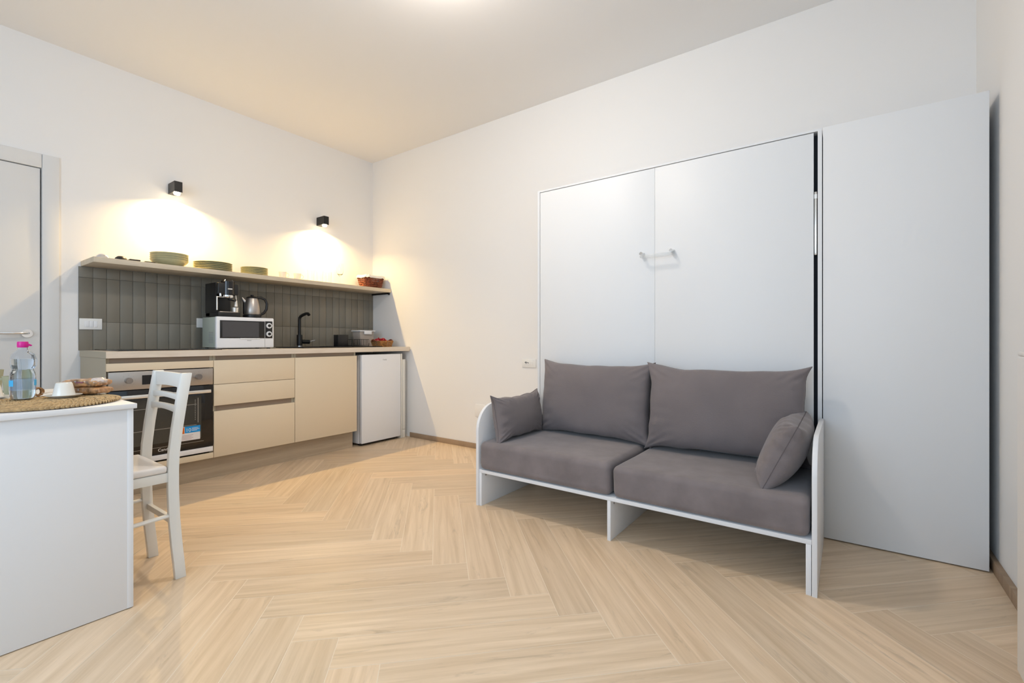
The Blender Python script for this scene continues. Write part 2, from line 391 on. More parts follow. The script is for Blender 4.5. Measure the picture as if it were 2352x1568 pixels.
# ------------------------------------------------------------------ kitchen base units
YK = -0.592
def carcass(x0, x1, par, bottom=0.158):
    bm = NB()
    bx(bm, x0, x0 + 0.018, YK + 0.021, -0.012, bottom, 0.876); bx(bm, x1 - 0.018, x1, YK + 0.021, -0.012, bottom, 0.876)
    bx(bm, x0 + 0.018, x1 - 0.018, YK + 0.021, -0.012, bottom, bottom + 0.018); bx(bm, x0 + 0.018, x1 - 0.018, -0.03, -0.012, bottom + 0.018, 0.876)
    return part('carcass', bm, 'side', par)
# oven housing unit
u = thing('base_cabinet', (-2.1, -0.3, 0.158), 'beige base cabinet housing the oven, leftmost kitchen unit', 'cabinet', 'kitchen base units')
carcass(-2.393, -1.808, u)
part('side_panel', box(-2.396, -2.3935, YK + 0.002, -0.012, 0.158, 0.876), 'side', u)
part('handle_profile', box(-2.375, -1.808, YK + 0.024, YK + 0.034, 0.842, 0.876), 'gola', u)
part('top_rail', box(-2.393, -1.808, YK, YK + 0.02, 0.796, 0.844, bev=0.001), 'cabinet', u)
part('bottom_panel', box(-2.393, -1.808, YK, YK + 0.02, 0.156, 0.194, bev=0.001), 'cabinet', u)
# drawer unit
u = thing('base_cabinet', (-1.51, -0.3, 0.158), 'beige drawer cabinet with three drawers right of the oven', 'cabinet', 'kitchen base units')
carcass(-1.806, -1.212, u)
part('handle_profile', box(-1.805, -1.213, YK + 0.024, YK + 0.034, 0.842, 0.876), 'gola', u)
part('handle_profile', box(-1.788, -1.230, YK + 0.022, YK + 0.032, 0.474, 0.530), 'gola', u)
for z0, z1 in ((0.6735, 0.844), (0.521, 0.6705), (0.156, 0.482)):
    part('drawer', box(-1.805, -1.213, YK, YK + 0.02, z0, z1, bev=0.001), 'cabinet', u)
# sink unit
u = thing('base_cabinet', (-0.92, -0.3, 0.158), 'beige base cabinet with one wide door beside the small fridge', 'cabinet', 'kitchen base units')
carcass(-1.210, -0.626, u)
part('handle_profile', box(-1.210, -0.635, YK + 0.024, YK + 0.034, 0.842, 0.876), 'gola', u)
part('door', box(-1.209, -0.626, YK, YK + 0.02, 0.156, 0.844, bev=0.001), 'cabinet', u)
solo('plinth', box(-2.39, -0.632, -0.535, -0.518, 0.0, 0.157), 'plinth', (-1.5, -0.52, 0), 'long wood-effect toe kick under the beige kitchen units', 'plinth')
solo('filler_panel', NB() if False else bx(bx(bx(NB(), -0.104, -0.088, YK + 0.004, -0.02, 0, 0.85, bev=0.002), -0.084, -0.047, YK + 0.004, -0.02, 0.085, 0.792, bev=0.003), -0.084, -0.047, YK + 0.006, -0.02, 0.0, 0.082, bev=0.002), 'cream',
     (-0.075, -0.3, 0), 'narrow cream filler panel between the small fridge and the corner wall', 'panel')
# worktop with a cut-out for the sink
wt = NB()
for a in ((-2.398, -1.05, -0.612, -0.010), (-1.05, -0.72, -0.612, -0.50), (-1.05, -0.72, -0.20, -0.010), (-0.72, -0.012, -0.612, -0.010)):
    bx(wt, a[0], a[1], a[2], a[3], 0.877, 0.918)
bmesh.ops.remove_doubles(wt, verts=wt.verts, dist=1e-5)
wo_ = solo('worktop', wt, 'worktop', (-1.2, -0.3, 0.877), 'long pale wood-effect worktop over the kitchen units', 'worktop', smooth=False)
part('end_edging', box(-2.3995, -2.398, -0.611, -0.011, 0.8775, 0.9175), 'side', wo_, 'olive grey edging on the left end')

# ------------------------------------------------------------------ oven
t = thing('oven', (-2.1, -0.3, 0.20), 'built-in black glass oven with steel control panel and blue sticker', 'oven')
part('body', box(-2.372, -1.828, YK + 0.02, -0.10, 0.20, 0.79), 'dark', t)
pn = part('control_panel', box(-2.385, -1.812, YK - 0.004, YK + 0.018, 0.676, 0.790, bev=0.003), 'steel', t)
part('display', box(-2.218, -2.035, YK - 0.0055, YK - 0.003, 0.705, 0.764), 'gloss_black', pn)
for kx in (-2.288, -1.905):
    k = NB(); cyl(k, (kx, YK - 0.004, 0.735), (kx, YK - 0.026, 0.735), 0.019, 28); cyl(k, (kx, YK - 0.026, 0.735), (kx, YK - 0.030, 0.735), 0.016, 28)
    part('knob', k, 'knob_steel', pn)
marks = NB()
for kx in (-2.288, -1.905):
    for i in range(7):
        a = R(-40 + i * 43); bx(marks, kx + 0.036 * math.sin(a) - 0.002, kx + 0.036 * math.sin(a) + 0.002, YK - 0.0048, YK - 0.004, 0.735 + 0.034 * math.cos(a) - 0.002, 0.735 + 0.034 * math.cos(a) + 0.002)
part('dial_marks', marks, 'greytext', pn)
dd = part('door', box(-2.385, -1.812, YK - 0.003, YK + 0.018, 0.243, 0.672, bev=0.002), 'gloss_black', t)
part('window', box(-2.335, -1.885, YK - 0.0045, YK - 0.002, 0.315, 0.605), 'oven_in', dd)
rk = NB()
for z in (0.545, 0.405):
    bx(rk, -2.325, -1.915, YK - 0.0056, YK - 0.0046, z, z + 0.0035)
for z in range(12): bx(rk, -1.925, -1.920, YK - 0.0056, YK - 0.0046, 0.44 + z * 0.012, 0.446 + z * 0.012)
bx(rk, -1.908, -1.903, YK - 0.0056, YK - 0.0046, 0.42, 0.59)
part('rack', rk, 'rack', dd)
part('bottom_line', box(-2.33, -1.87, YK - 0.0052, YK - 0.0028, 0.287, 0.2895), 'rack', dd)
hd = NB(); bx(hd, -2.362, -1.838, YK - 0.044, YK - 0.032, 0.622, 0.644, bev=0.003)
for x in (-2.34, -1.86): bx(hd, x - 0.008, x + 0.008, YK - 0.034, YK - 0.002, 0.626, 0.640)
part('handle', hd, 'handle_steel', dd)
part('lower_strip', box(-2.385, -1.812, YK - 0.004, YK + 0.018, 0.206, 0.240, bev=0.002), 'enamel', t)
part('lettering', text_bm('Candy', 0.026, (-2.135, YK - 0.0035, 0.262), FRONT), 'st_white', dd)
stk = part('sticker', box(-2.012, -1.893, YK - 0.0062, YK - 0.0047, 0.306, 0.400), 'st_white', dd)
part('sticker_blue_band', box(-1.985, -1.893, YK - 0.0068, YK - 0.0058, 0.357, 0.400), 'st_blue', stk) if False else None
sb = part('sticker_band', box(-1.985, -1.893, YK - 0.0068, YK - 0.0048, 0.357, 0.401), 'st_blue', dd, 'bright blue band of the oven sticker')
part('sticker_badge', box(-2.014, -1.987, YK - 0.0068, YK - 0.0048, 0.355, 0.397), 'st_orange', dd, 'orange badge of the oven sticker')
tx = text_bm('10', 0.034, (-1.981, YK - 0.0070, 0.365), FRONT)
for i, (a, b) in enumerate(((-1.943, -1.905), (-1.943, -1.898), (-1.943, -1.912))): bx(tx, a, b, YK - 0.0072, YK - 0.0066, 0.385 - i * 0.008, 0.388 - i * 0.008)
part('sticker_figures', tx, 'st_white', sb)
tx = NB()
for i in range(4): bx(tx, -2.002, -1.935 - 0.01 * (i % 2), YK - 0.0068, YK - 0.006, 0.340 - i * 0.009, 0.343 - i * 0.009)
part('sticker_small_print', tx, 'st_text', stk)

# ------------------------------------------------------------------ fridge
t = thing('fridge', (-0.33, -0.3, 0), 'small white undercounter fridge at the right end of the kitchen', 'fridge')
part('body', box(-0.572, -0.112, -0.545, -0.05, 0.02, 0.845, bev=0.004), 'enamel', t)
part('seal', box(-0.566, -0.118, -0.553, -0.544, 0.03, 0.84), 'greytext', t)
d = part('door', box(-0.572, -0.112, -0.594, -0.552, 0.025, 0.850, bev=0.006, seg=3), 'enamel', t)
part('lettering', text_bm('Candy', 0.018, (-0.335, -0.5943, 0.792), FRONT), 'greytext', d)
for x in (-0.54, -0.145):
    for y in (-0.53, -0.09): part('foot', cyl(NB(), (x, y, 0), (x, y, 0.0195), 0.016, 12), 'black', t)
part('base', box(-0.565, -0.119, -0.55, -0.52, 0.006, 0.022), 'black', t)

# ------------------------------------------------------------------ hob, sink, tap
t = thing('hob', (-2.03, -0.31, 0.918), 'flat black glass hob with thin steel edge above the oven', 'hob')
part('steel_edge', box(-2.330, -1.745, -0.575, -0.055, 0.9182, 0.9195), 'steel', t)
hbp = part('glass_plate', box(-2.331, -1.744, -0.577, -0.054, 0.9195, 0.9260, bev=0.001), 'gloss_black', t)
for (x, y, r) in ((-2.18, -0.42, 0.09), (-2.18, -0.18, 0.07), (-1.90, -0.42, 0.07), (-1.90, -0.18, 0.09)):
    part('cooking_zone', lathe(NB(), [(r, 0.9262), (r + 0.003, 0.9262)], (x, y, 0)), 'greytext', hbp)
t = thing('sink', (-0.86, -0.35, 0.918), 'black inset sink with draining board on the worktop', 'sink')
sk = NB()
for a in ((-1.11, -1.04, -0.545, -0.085), (-0.73, -0.30, -0.545, -0.085), (-1.04, -0.73, -0.545, -0.49), (-1.04, -0.73, -0.21, -0.085)):
    bx(sk, a[0], a[1], a[2], a[3], 0.918, 0.926)
part('rim', sk, 'black', t, smooth=False)
bw = NB(); bx(bw, -1.04, -1.034, -0.49, -0.21, 0.76, 0.9245); bx(bw, -0.736, -0.73, -0.49, -0.21, 0.76, 0.9245)
bx(bw, -1.034, -0.736, -0.49, -0.484, 0.76, 0.9245); bx(bw, -1.034, -0.736, -0.216, -0.21, 0.76, 0.9245); bx(bw, -1.034, -0.736, -0.484, -0.216, 0.76, 0.768)
part('bowl', bw, 'black', t, smooth=False)
rb = NB()
for i in range(9): bx(rb, -0.70, -0.33, -0.52 + i * 0.05, -0.515 + i * 0.05, 0.926, 0.9275)
part('drainer_ribs', rb, 'black', t)
t = thing('tap', (-0.915, -0.135, 0.926), 'tall matt black kitchen tap behind the sink', 'tap')
X0, Y0 = -0.915, -0.135
part('base_ring', cyl(NB(), (X0, Y0, 0.926), (X0, Y0, 0.934), 0.026), 'chrome', t)
part('body', cyl(NB(), (X0, Y0, 0.934), (X0, Y0, 1.035), 0.0245), 'blackmetal', t)
part('spout', tube(NB(), [(X0, Y0, 1.03), (X0, Y0, 1.17), (X0, Y0 - 0.004, 1.192), (X0 + 0.004, Y0 - 0.018, 1.208), (X0 + 0.01, Y0 - 0.05, 1.220), (X0 + 0.016, Y0 - 0.09, 1.229), (X0 + 0.018, Y0 - 0.115, 1.226), (X0 + 0.019, Y0 - 0.125, 1.214)], 0.0135, 16), 'blackmetal', t)
lv = part('lever', cyl(NB(), (X0 + 0.015, Y0 - 0.008, 0.973), (X0 + 0.085, Y0 - 0.02, 0.970), 0.0195, 20, 0.0185), 'blackmetal', t)
part('lever_pin', cyl(NB(), (X0 + 0.085, Y0 - 0.02, 0.972), (X0 + 0.125, Y0 - 0.05, 0.985), 0.004, 10), 'chrome', lv)

# ------------------------------------------------------------------ microwave and what stands on it
t = thing('microwave', (-1.5, -0.28, 0.918), 'white microwave with dark window and two dials on the worktop', 'microwave')
part('body', box(-1.713, -1.288, -0.375, -0.145, 0.930, 1.163, bev=0.006), 'mw_side', t)
vt = NB()
for i in range(7):
    for j in range(5): bx(vt, -1.7142, -1.7128, -0.34 + j * 0.016, -0.332 + j * 0.016, 0.965 + i * 0.013, 0.972 + i * 0.013)
part('side_vent', vt, 'greytext', t)
fr = part('front', box(-1.716, -1.285, -0.405, -0.370, 0.926, 1.166, bev=0.010, seg=3), 'enamel', t)
dw = part('door_window', box(-1.692, -1.362, -0.4068, -0.403, 1.002, 1.138, bev=0.001), 'black', fr)
part('window_mesh', box(-1.676, -1.408, -0.4078, -0.4058, 1.010, 1.130), 'mw_glass', fr)
part('control_strip', box(-1.357, -1.300, -0.4068, -0.403, 1.002, 1.140, bev=0.001), 'black', fr)
for z in (1.104, 1.037):
    k = NB(); cyl(k, (-1.329, -0.4065, z), (-1.329, -0.415, z), 0.022, 28); kk = part('dial', k, 'enamel', fr)
    part('dial_cap', cyl(NB(), (-1.329, -0.4145, z), (-1.329, -0.421, z), 0.0115, 24), 'black', kk)
part('door_seam', box(-1.3605, -1.3585, -0.4062, -0.404, 0.930, 1.140), 'greytext', fr)
part('door_grip', box(-1.55, -1.40, -0.4120, -0.4040, 0.995, 1.003, bev=0.002), 'enamel', fr)
part('lettering', box(-1.497, -1.465, -0.4056, -0.4045, 0.982, 0.9855), 'greytext', fr)
for x in (-1.69, -1.31):
    for y in (-0.36, -0.17): part('foot', cyl(NB(), (x, y, 0.918), (x, y, 0.9295), 0.013, 12), 'black', t)
# espresso machine on the microwave
zt = 1.167
t = thing('coffee_machine', (-1.6, -0.26, zt), 'black espresso machine standing on the white microwave', 'coffee machine')
part('column', box(-1.694, -1.545, -0.235, -0.155, zt, 1.425, bev=0.006), 'black', t)
part('base', box(-1.694, -1.538, -0.385, -0.155, zt, 1.200, bev=0.005), 'black', t)
part('drip_tray', box(-1.684, -1.55, -0.381, -0.245, 1.200, 1.206, bev=0.002), 'steel', t)
hdp = part('head', box(-1.694, -1.545, -0.375, -0.235, 1.335, 1.425, bev=0.008, seg=3), 'black', t)
part('side_wall', box(-1.696, -1.688, -0.345, -0.155, 1.198, 1.427, bev=0.002), 'black', t)
dome = lathe(NB(), [(0, 0.115), (0.035, 0.113), (0.046, 0.10), (0.048, 0.0), (0, 0)], (-1.612, -0.345, 1.338), 32)
part('front_dome', dome, 'gloss_black', hdp)
part('gauge_strip', box(-1.632, -1.600, -0.3955, -0.392, 1.375, 1.383), 'handle_steel', hdp)
gp = part('group_head', lathe(NB(), [(0, 0), (0.038, 0), (0.040, 0.004), (0.040, 0.020), (0.036, 0.024), (0, 0.024)], (-1.614, -0.345, 1.313), 32), 'chrome', t)
part('portafilter_handle', tube(NB(), [(-1.614, -0.365, 1.30), (-1.614, -0.40, 1.298), (-1.60, -0.44, 1.290)], 0.009, 12, rads=[0.007, 0.008, 0.011]), 'black', gp)
part('knob', cyl(NB(), (-1.676, -0.374, 1.322), (-1.676, -0.374, 1.342), 0.008, 16), 'chrome', t)
part('steam_knob_bar', box(-1.705, -1.655, -0.380, -0.372, 1.312, 1.318, bev=0.002), 'handle_steel', t)
part('left_rod', cyl(NB(), (-1.700, -0.376, 1.315), (-1.700, -0.376, 1.215), 0.005, 12), 'handle_steel', t)
fw = NB(); cyl(fw, (-1.563, -0.365, 1.335), (-1.568, -0.385, 1.300), 0.004, 10); cyl(fw, (-1.568, -0.385, 1.300), (-1.572, -0.39, 1.290), 0.004, 10)
cyl(fw, (-1.572, -0.39, 1.292), (-1.574, -0.392, 1.246), 0.0085, 16, 0.0135)
part('steam_wand', fw, 'handle_steel', t)
tc_ = thing('metal_cup', (-1.567, -0.362, 1.206), 'small steel cup under the steam wand of the espresso machine', 'cup')
part('bowl', lathe(NB(), [(0, 0.0), (0.020, 0.0), (0.024, 0.034), (0.022, 0.034), (0.018, 0.003), (0, 0.003)], (-1.567, -0.362, 1.206), 28), 'handle_steel', tc_)
# kettle
t = thing('kettle', (-1.402, -0.28, zt), 'steel kettle with black handle beside the espresso machine', 'kettle')
kx, ky = -1.402, -0.28
part('base', lathe(NB(), [(0, 0), (0.066, 0), (0.068, 0.006), (0.066, 0.024), (0.060, 0.028), (0, 0.028)], (kx, ky, zt), 40), 'black', t)
part('body', lathe(NB(), [(0.060, 0.028), (0.063, 0.034), (0.062, 0.07), (0.057, 0.11), (0.047, 0.148), (0.041, 0.162), (0, 0.162)], (kx, ky, zt), 48), 'steel', t)
ld = part('lid', lathe(NB(), [(0.042, 0.158), (0.043, 0.164), (0.036, 0.172), (0.012, 0.178), (0, 0.180)], (kx, ky, zt), 40), 'black', t)
part('lid_knob', lathe(NB(), [(0.010, 0.176), (0.013, 0.184), (0.011, 0.190), (0, 0.191)], (kx, ky, zt), 24), 'black', ld)
part('handle', tube(NB(), [(kx + 0.030, ky - 0.010, zt + 0.166), (kx + 0.062, ky - 0.018, zt + 0.170), (kx + 0.092, ky - 0.026, zt + 0.156), (kx + 0.106, ky - 0.03, zt + 0.120), (kx + 0.102, ky - 0.028, zt + 0.075), (kx + 0.085, ky - 0.022, zt + 0.045), (kx + 0.060, ky - 0.016, zt + 0.030)], 0.0105, 14, 1.0), 'black', t)
part('spout', tube(NB(), [(kx - 0.030, ky + 0.012, zt + 0.115), (kx - 0.060, ky + 0.020, zt + 0.150), (kx - 0.068, ky + 0.022, zt + 0.164)], 0.012, 14, rads=[0.024, 0.012, 0.008]), 'steel', t)
part('water_gauge', box(kx - 0.067, kx - 0.052, ky - 0.012, ky + 0.012, zt + 0.03, zt + 0.125, bev=0.004), 'black', t)

# ------------------------------------------------------------------ right end of the worktop
zw = 0.927
solo('sponge_caddy', bx(bx(bx(bx(bx(NB(), -0.674, -0.560, -0.37, -0.30, zw, zw + 0.006, bev=0.002), -0.674, -0.560, -0.37, -0.364, zw, 1.037, bev=0.003), -0.674, -0.560, -0.306, -0.30, zw, 1.037, bev=0.003), -0.674, -0.667, -0.37, -0.30, zw, 1.037, bev=0.003), -0.567, -0.560, -0.37, -0.30, zw, 1.037, bev=0.003),
     'black', (-0.617, -0.335, zw), 'square black caddy box on the worktop right of the tap', 'caddy')
rk = NB()
x0, x1, y0, y1 = -0.545, -0.350, -0.40, -0.16
for z in (zw + 0.008, zw + 0.066):
    tube(rk, [(x0, y0, z), (x1, y0, z), (x1, y1, z), (x0, y1, z), (x0, y0, z)], 0.0022, 6)
for i in range(14):
    x = x0 + (x1 - x0) * i / 13
    tube(rk, [(x, y0, zw + 0.066), (x, y0, zw + 0.008), (x, y1, zw + 0.008), (x, y1, zw + 0.066)], 0.0013, 6)
for x in (x0, x1):
    for i in range(1, 8):
        y = y0 + (y1 - y0) * i / 8; tube(rk, [(x, y, zw + 0.008), (x, y, zw + 0.066)], 0.0013, 6)
    for y in (y0, y1): tube(rk, [(x, y, zw), (x, y, zw + 0.03)], 0.003, 6)
solo('dish_rack', rk, 'blackmetal', ((x0 + x1) / 2, (y0 + y1) / 2, zw), 'low black wire dish rack between the caddy and the basket', 'dish rack')
# tub with white lid
t = thing('storage_tub', (-0.245, -0.17, 0.918), 'clear food tub with white lid behind the basket of sweets', 'food tub')
cx, cy = -0.245, -0.17
part('tub', prism(NB(), [(cx - 0.075, 0.918), (cx + 0.075, 0.918), (cx + 0.088, 1.075), (cx - 0.088, 1.075)], 'y', cy - 0.06, cy + 0.06, bev=0.006), 'tub', t)
ct = part('contents', prism(NB(), [(cx - 0.069, 0.923), (cx + 0.069, 0.923), (cx + 0.078, 1.03), (cx - 0.078, 1.03)], 'y', cy - 0.053, cy + 0.053, bev=0.006), 'pods', t)
lidp = part('lid', box(cx - 0.098, cx + 0.098, cy - 0.072, cy + 0.072, 1.074, 1.086, bev=0.004), 'enamel', t)
part('lid_clip', box(cx - 0.045, cx + 0.045, cy - 0.080, cy - 0.070, 1.045, 1.082, bev=0.003), 'enamel', lidp)
# wicker basket helper
def basket(bm, cx, cy, z, wx, wy, h, flare, n=60, rw=5, thick=0.0035, rim=True):
    def outline(s, tpar):
        w, d = wx / 2 + flare * s, wy / 2 + flare * s; a = tpar * 2 * math.pi
        c, sn = math.cos(a), math.sin(a); e = 0.34
        return (cx + w * math.copysign(abs(c) ** e, c), cy + d * math.copysign(abs(sn) ** e, sn))
    for i in range(n):
        pts = []
        for k in range(4):
            s = k / 3; x, y = outline(s, (i + 0.5 * 0) / n); pts.append((x, y, z + 0.002 + h * s))
        tube(bm, pts, thick, 5)
    for r in range(rw):
        s = (r + 0.5) / rw; pts = []
        for i in range(n + 1):
            x, y = outline(s, i / n); k = (1 if (i + r) % 2 else -1) * thick * 0.9
            dx, dy = x - cx, y - cy; l = math.hypot(dx, dy)
            pts.append((x + dx / l * k, y + dy / l * k, z + h * s))
        tube(bm, pts, h / rw * 0.42, 5)
    if rim:
        pts = [(*outline(1, i / n), z + h) for i in range(n + 1)]; tube(bm, pts, thick * 1.5, 6)
    t = NB(); vs = [t.verts.new((*outline(0, i / 24), z + 0.003)) for i in range(24)]; t.faces.new(vs); merge(bm, t)
    return outline
t = thing('sweets_basket', (-0.195, -0.42, 0.918), 'honey wicker basket full of red wrapped sweets on the worktop end', 'basket')
b = NB(); basket(b, -0.205, -0.42, 0.918, 0.15, 0.12, 0.058, 0.016, 48, 5)
part('wicker', b, 'wicker2', t)
for s in (-1, 1):
    hn = NB(); tube(hn, [(-0.205 + s * 0.088, -0.45, 0.972), (-0.205 + s * 0.108, -0.44, 0.985), (-0.205 + s * 0.110, -0.42, 0.990), (-0.205 + s * 0.108, -0.40, 0.985), (-0.205 + s * 0.088, -0.39, 0.972)], 0.007, 8)
    part('handle', hn, 'wicker', t)
rs = random.Random(5)
sw0 = None
for i in range(26):
    px, py = rs.uniform(-0.080, 0.080), rs.uniform(-0.055, 0.055); pz = 0.962 + 0.026 * (1 - (px / 0.09) ** 2) * (1 - (py / 0.08) ** 2) + rs.uniform(-0.006, 0.008)
    if sw0 is None:
        b = NB(); bmesh.ops.create_icosphere(b, subdivisions=2, radius=1)
        for v in b.verts: v.co = Vector((v.co.x * 0.014, v.co.y * 0.009, v.co.z * 0.008)) * (1 + 0.15 * noise.noise(v.co * 3))
        for s in (-1, 1): lathe(b, [(0.002, 0), (0.009, 0.010)], (s * 0.012, 0, 0), 8, Matrix.Rotation(R(90 * s), 4, 'Y'))
        sw0 = link('wrapped_sweet', b, 'sweets'); o = sw0
        b2 = NB(); bmesh.ops.create_icosphere(b2, subdivisions=2, radius=1)
        for v in b2.verts: v.co = Vector((v.co.x * 0.013, v.co.y * 0.010, v.co.z * 0.008))
        me_pink = bpy.data.meshes.new('pink_sweet'); b2.to_mesh(me_pink); me_pink.materials.append(M['sweets2']); me_pink.shade_smooth()
    else: o = sw0.copy(); COL.objects.link(o)
    if i % 5 == 3: o.data = me_pink
    o.location = (-0.205 + px, -0.42 + py, pz + 0.006); o.rotation_euler = (rs.uniform(-0.5, 0.5), rs.uniform(-0.5, 0.5), rs.uniform(0, 6.28))
    if i % 5 == 3: tag(o, 'small pale pink wrapped sweet among the red ones in the worktop basket', 'sweet', 'pink wrapped sweets in the worktop basket')
    else: tag(o, 'small dark red wrapped sweet heaped in the honey wicker worktop basket', 'sweet', 'red wrapped sweets in the worktop basket')

# ------------------------------------------------------------------ wall shelf and crockery
t = thing('wall_shelf', (-1.2, -0.155, 1.49), 'long pale wooden shelf above the grey tiles', 'shelf')
part('board', box(-2.392, -0.004, -0.312, -0.001, 1.490, 1.525, bev=0.0015), 'shelf', t)
part('bracket', bx(bx(NB(), -0.020, -0.003, -0.29, -0.01, 1.474, 1.4895), -0.020, -0.003, -0.292, -0.280, 1.466, 1.489), 'black', t)
ZS = 1.525
BOWL = [(0, 0.0), (0.062, 0.0), (0.068, 0.004), (0.098, 0.024), (0.112, 0.040), (0.117, 0.052), (0.114, 0.053), (0.108, 0.041), (0.094, 0.028), (0.062, 0.009), (0, 0.007)]
def plateprof(r): return [(0, 0), (r * 0.55, 0), (r * 0.62, 0.003), (r * 0.97, 0.015), (r, 0.018), (r * 0.985, 0.0195), (r * 0.62, 0.007), (0, 0.005)]
names = ['lowest', 'second lowest', 'middle', 'second from top', 'topmost']
def stack(name, prof, n, cx, cy, dz, word, cat, group, seg=56):
    first = None
    nm = {4: [0, 1, 3, 4], 5: [0, 1, 2, 3, 4], 6: [0, 1, 2, 2, 3, 4]}[n]
    for i in range(n):
        if first is None:
            first = solo(name, lathe(NB(), prof, (cx, cy, ZS), seg), 'sage', (cx, cy, ZS), 'x', cat, group); o = first
        else: o = first.copy(); COL.objects.link(o)
        o.location = (cx, cy, ZS + 0.0005 + dz * i); o['label'] = f'{names[nm[i]]} {word}'
stack('bowl', BOWL, 4, -1.935, -0.165, 0.0145, 'of the nested sage green bowls on the left of the shelf', 'bowl', 'sage bowls nested on the shelf')
stack('dinner_plate', plateprof(0.132), 5, -1.645, -0.165, 0.0125, 'of the large sage plates stacked on the shelf', 'plate', 'large sage plates on the shelf')
stack('side_plate', plateprof(0.103), 5, -1.330, -0.165, 0.0125, 'of the small sage plates stacked right of the large ones', 'plate', 'small sage plates on the shelf')
# cooking utensils lying at the left end
def utensil(name, cx, label, shape, mm='black'):
    t = thing(name, (cx, -0.17, ZS), label, 'utensil', 'cooking utensils on the left end of the shelf')
    z = ZS + 0.008
    if shape == 'ladle':
        part('bowl', lathe(NB(), [(0, 0.030), (0.018, 0.027), (0.031, 0.015), (0.036, 0.0), (0.034, 0.0), (0.029, 0.014), (0.017, 0.025), (0, 0.028)], (cx, -0.25, ZS + 0.001), 28), mm, t)
        part('handle', tube(NB(), [(cx + 0.004, -0.225, ZS + 0.020), (cx - 0.004, -0.17, z + 0.006), (cx - 0.01, -0.02, z)], 0.005, 8, 0.7), 'black', t)
    else:
        part('blade', prism(NB(), [(cx - 0.030, -0.285), (cx + 0.030, -0.285), (cx + 0.026, -0.20), (cx + 0.008, -0.185), (cx - 0.008, -0.185), (cx - 0.026, -0.20)], 'z', ZS + 0.003, ZS + (0.014 if shape == 'fork' else 0.010), bev=0.002), mm, t)
        part('handle', tube(NB(), [(cx, -0.190, ZS + 0.008), (cx + 0.002, -0.12, z + 0.004), (cx + 0.004, -0.02, z)], 0.006, 8, 0.7), 'black', t)
utensil('ladle', -2.335, 'steel ladle with black handle at the far left end of the shelf', 'ladle', 'chrome')
utensil('serving_spoon', -2.238, 'black domed serving spoon second from the left shelf end', 'ladle')
utensil('spatula', -2.170, 'black thicker spatula lying between the serving spoon and the thin spatula', 'fork')
utensil('spatula', -2.085, 'black thin spatula lying nearest to the sage bowls', 'flat')
# cups and glasses
def cup(cx, cy, label, ang):
    t = thing('espresso_cup', (cx, cy, ZS), label, 'cup', 'cream cups on the shelf')
    part('bowl', lathe(NB(), [(0, 0), (0.020, 0), (0.026, 0.010), (0.033, 0.066), (0.0315, 0.066), (0.024, 0.012), (0, 0.004)], (cx, cy, ZS), 32), 'cream', t)
    c, s = math.cos(ang), math.sin(ang)
    part('handle', tube(NB(), [(cx + c * r, cy + s * r, ZS + z) for r, z in ((0.030, 0.056), (0.044, 0.057), (0.052, 0.043), (0.046, 0.026), (0.027, 0.022))], 0.0035, 8), 'cream', t)
cup(-1.090, -0.17, 'cream espresso cup beside the small plates on the shelf', R(-15))
cup(-0.955, -0.17, 'cream espresso cup nearer the drinking glasses on the shelf', R(-15))
def tumbler(cx, cy, label):
    solo('drinking_glass', lathe(NB(), [(0, 0), (0.026, 0), (0.033, 0.118), (0.0315, 0.118), (0.025, 0.006), (0, 0.006)], (cx, cy, ZS), 32), 'glass', (cx, cy, ZS), label, 'glass', 'clear glasses on the shelf')
tumbler(-0.82, -0.16, 'clear tumbler on the shelf nearest to the cream cups')
tumbler(-0.73, -0.16, 'clear tumbler in the middle of the three on the shelf')
tumbler(-0.64, -0.16, 'clear tumbler on the shelf nearest to the stemmed glass')
t = thing('stemmed_glass', (-0.505, -0.15, ZS), 'tall clear stemmed glass left of the lined shelf basket', 'glass')
sgx, sgy = -0.505, -0.15
part('foot', lathe(NB(), [(0, 0), (0.032, 0), (0.032, 0.002), (0.006, 0.006), (0.0035, 0.02), (0.0035, 0.085), (0.006, 0.092), (0, 0.092)], (sgx, sgy, ZS + 0.0005), 32), 'glass', t)
part('bowl', lathe(NB(), [(0, 0.0925), (0.006, 0.0925), (0.026, 0.114), (0.034, 0.146), (0.028, 0.218), (0.027, 0.218), (0.0325, 0.146), (0.025, 0.116), (0, 0.096)], (sgx, sgy, ZS + 0.0005), 32), 'glass', t)
t = thing('lined_basket', (-0.165, -0.17, ZS), 'red-brown wicker basket with white cloth liner at the right shelf end', 'basket')
b = NB(); ofn = basket(b, -0.155, -0.17, ZS, 0.180, 0.13, 0.112, 0.022, 72, 6)
part('wicker', b, 'wicker', t)
ln = NB(); n = 64; rings = []
for k, (s, dz, gx) in enumerate(((0.55, -0.045, -0.006), (0.95, 0.004, -0.004), (1.05, 0.022, 0.004), (1.1, 0.012, 0.010), (1.08, -0.006, 0.012))):
    ring = []
    for i in range(n):
        x, y = ofn(s, i / n); dx, dy = x + 0.155, y + 0.17; l = math.hypot(dx, dy)
        wv = 0.003 * math.sin(i * 0.9) + 0.002 * math.sin(i * 2.3)
        ring.append(ln.verts.new((x + dx / l * (gx + wv), y + dy / l * (gx + wv), ZS + 0.112 + dz + wv)))
    rings.append(ring)
for a, c in zip(rings, rings[1:]):
    for i in range(n): ln.faces.new((a[i], a[(i + 1) % n], c[(i + 1) % n], c[i]))
ln.faces.new(rings[0][::-1])
part('liner', ln, 'linen', t)

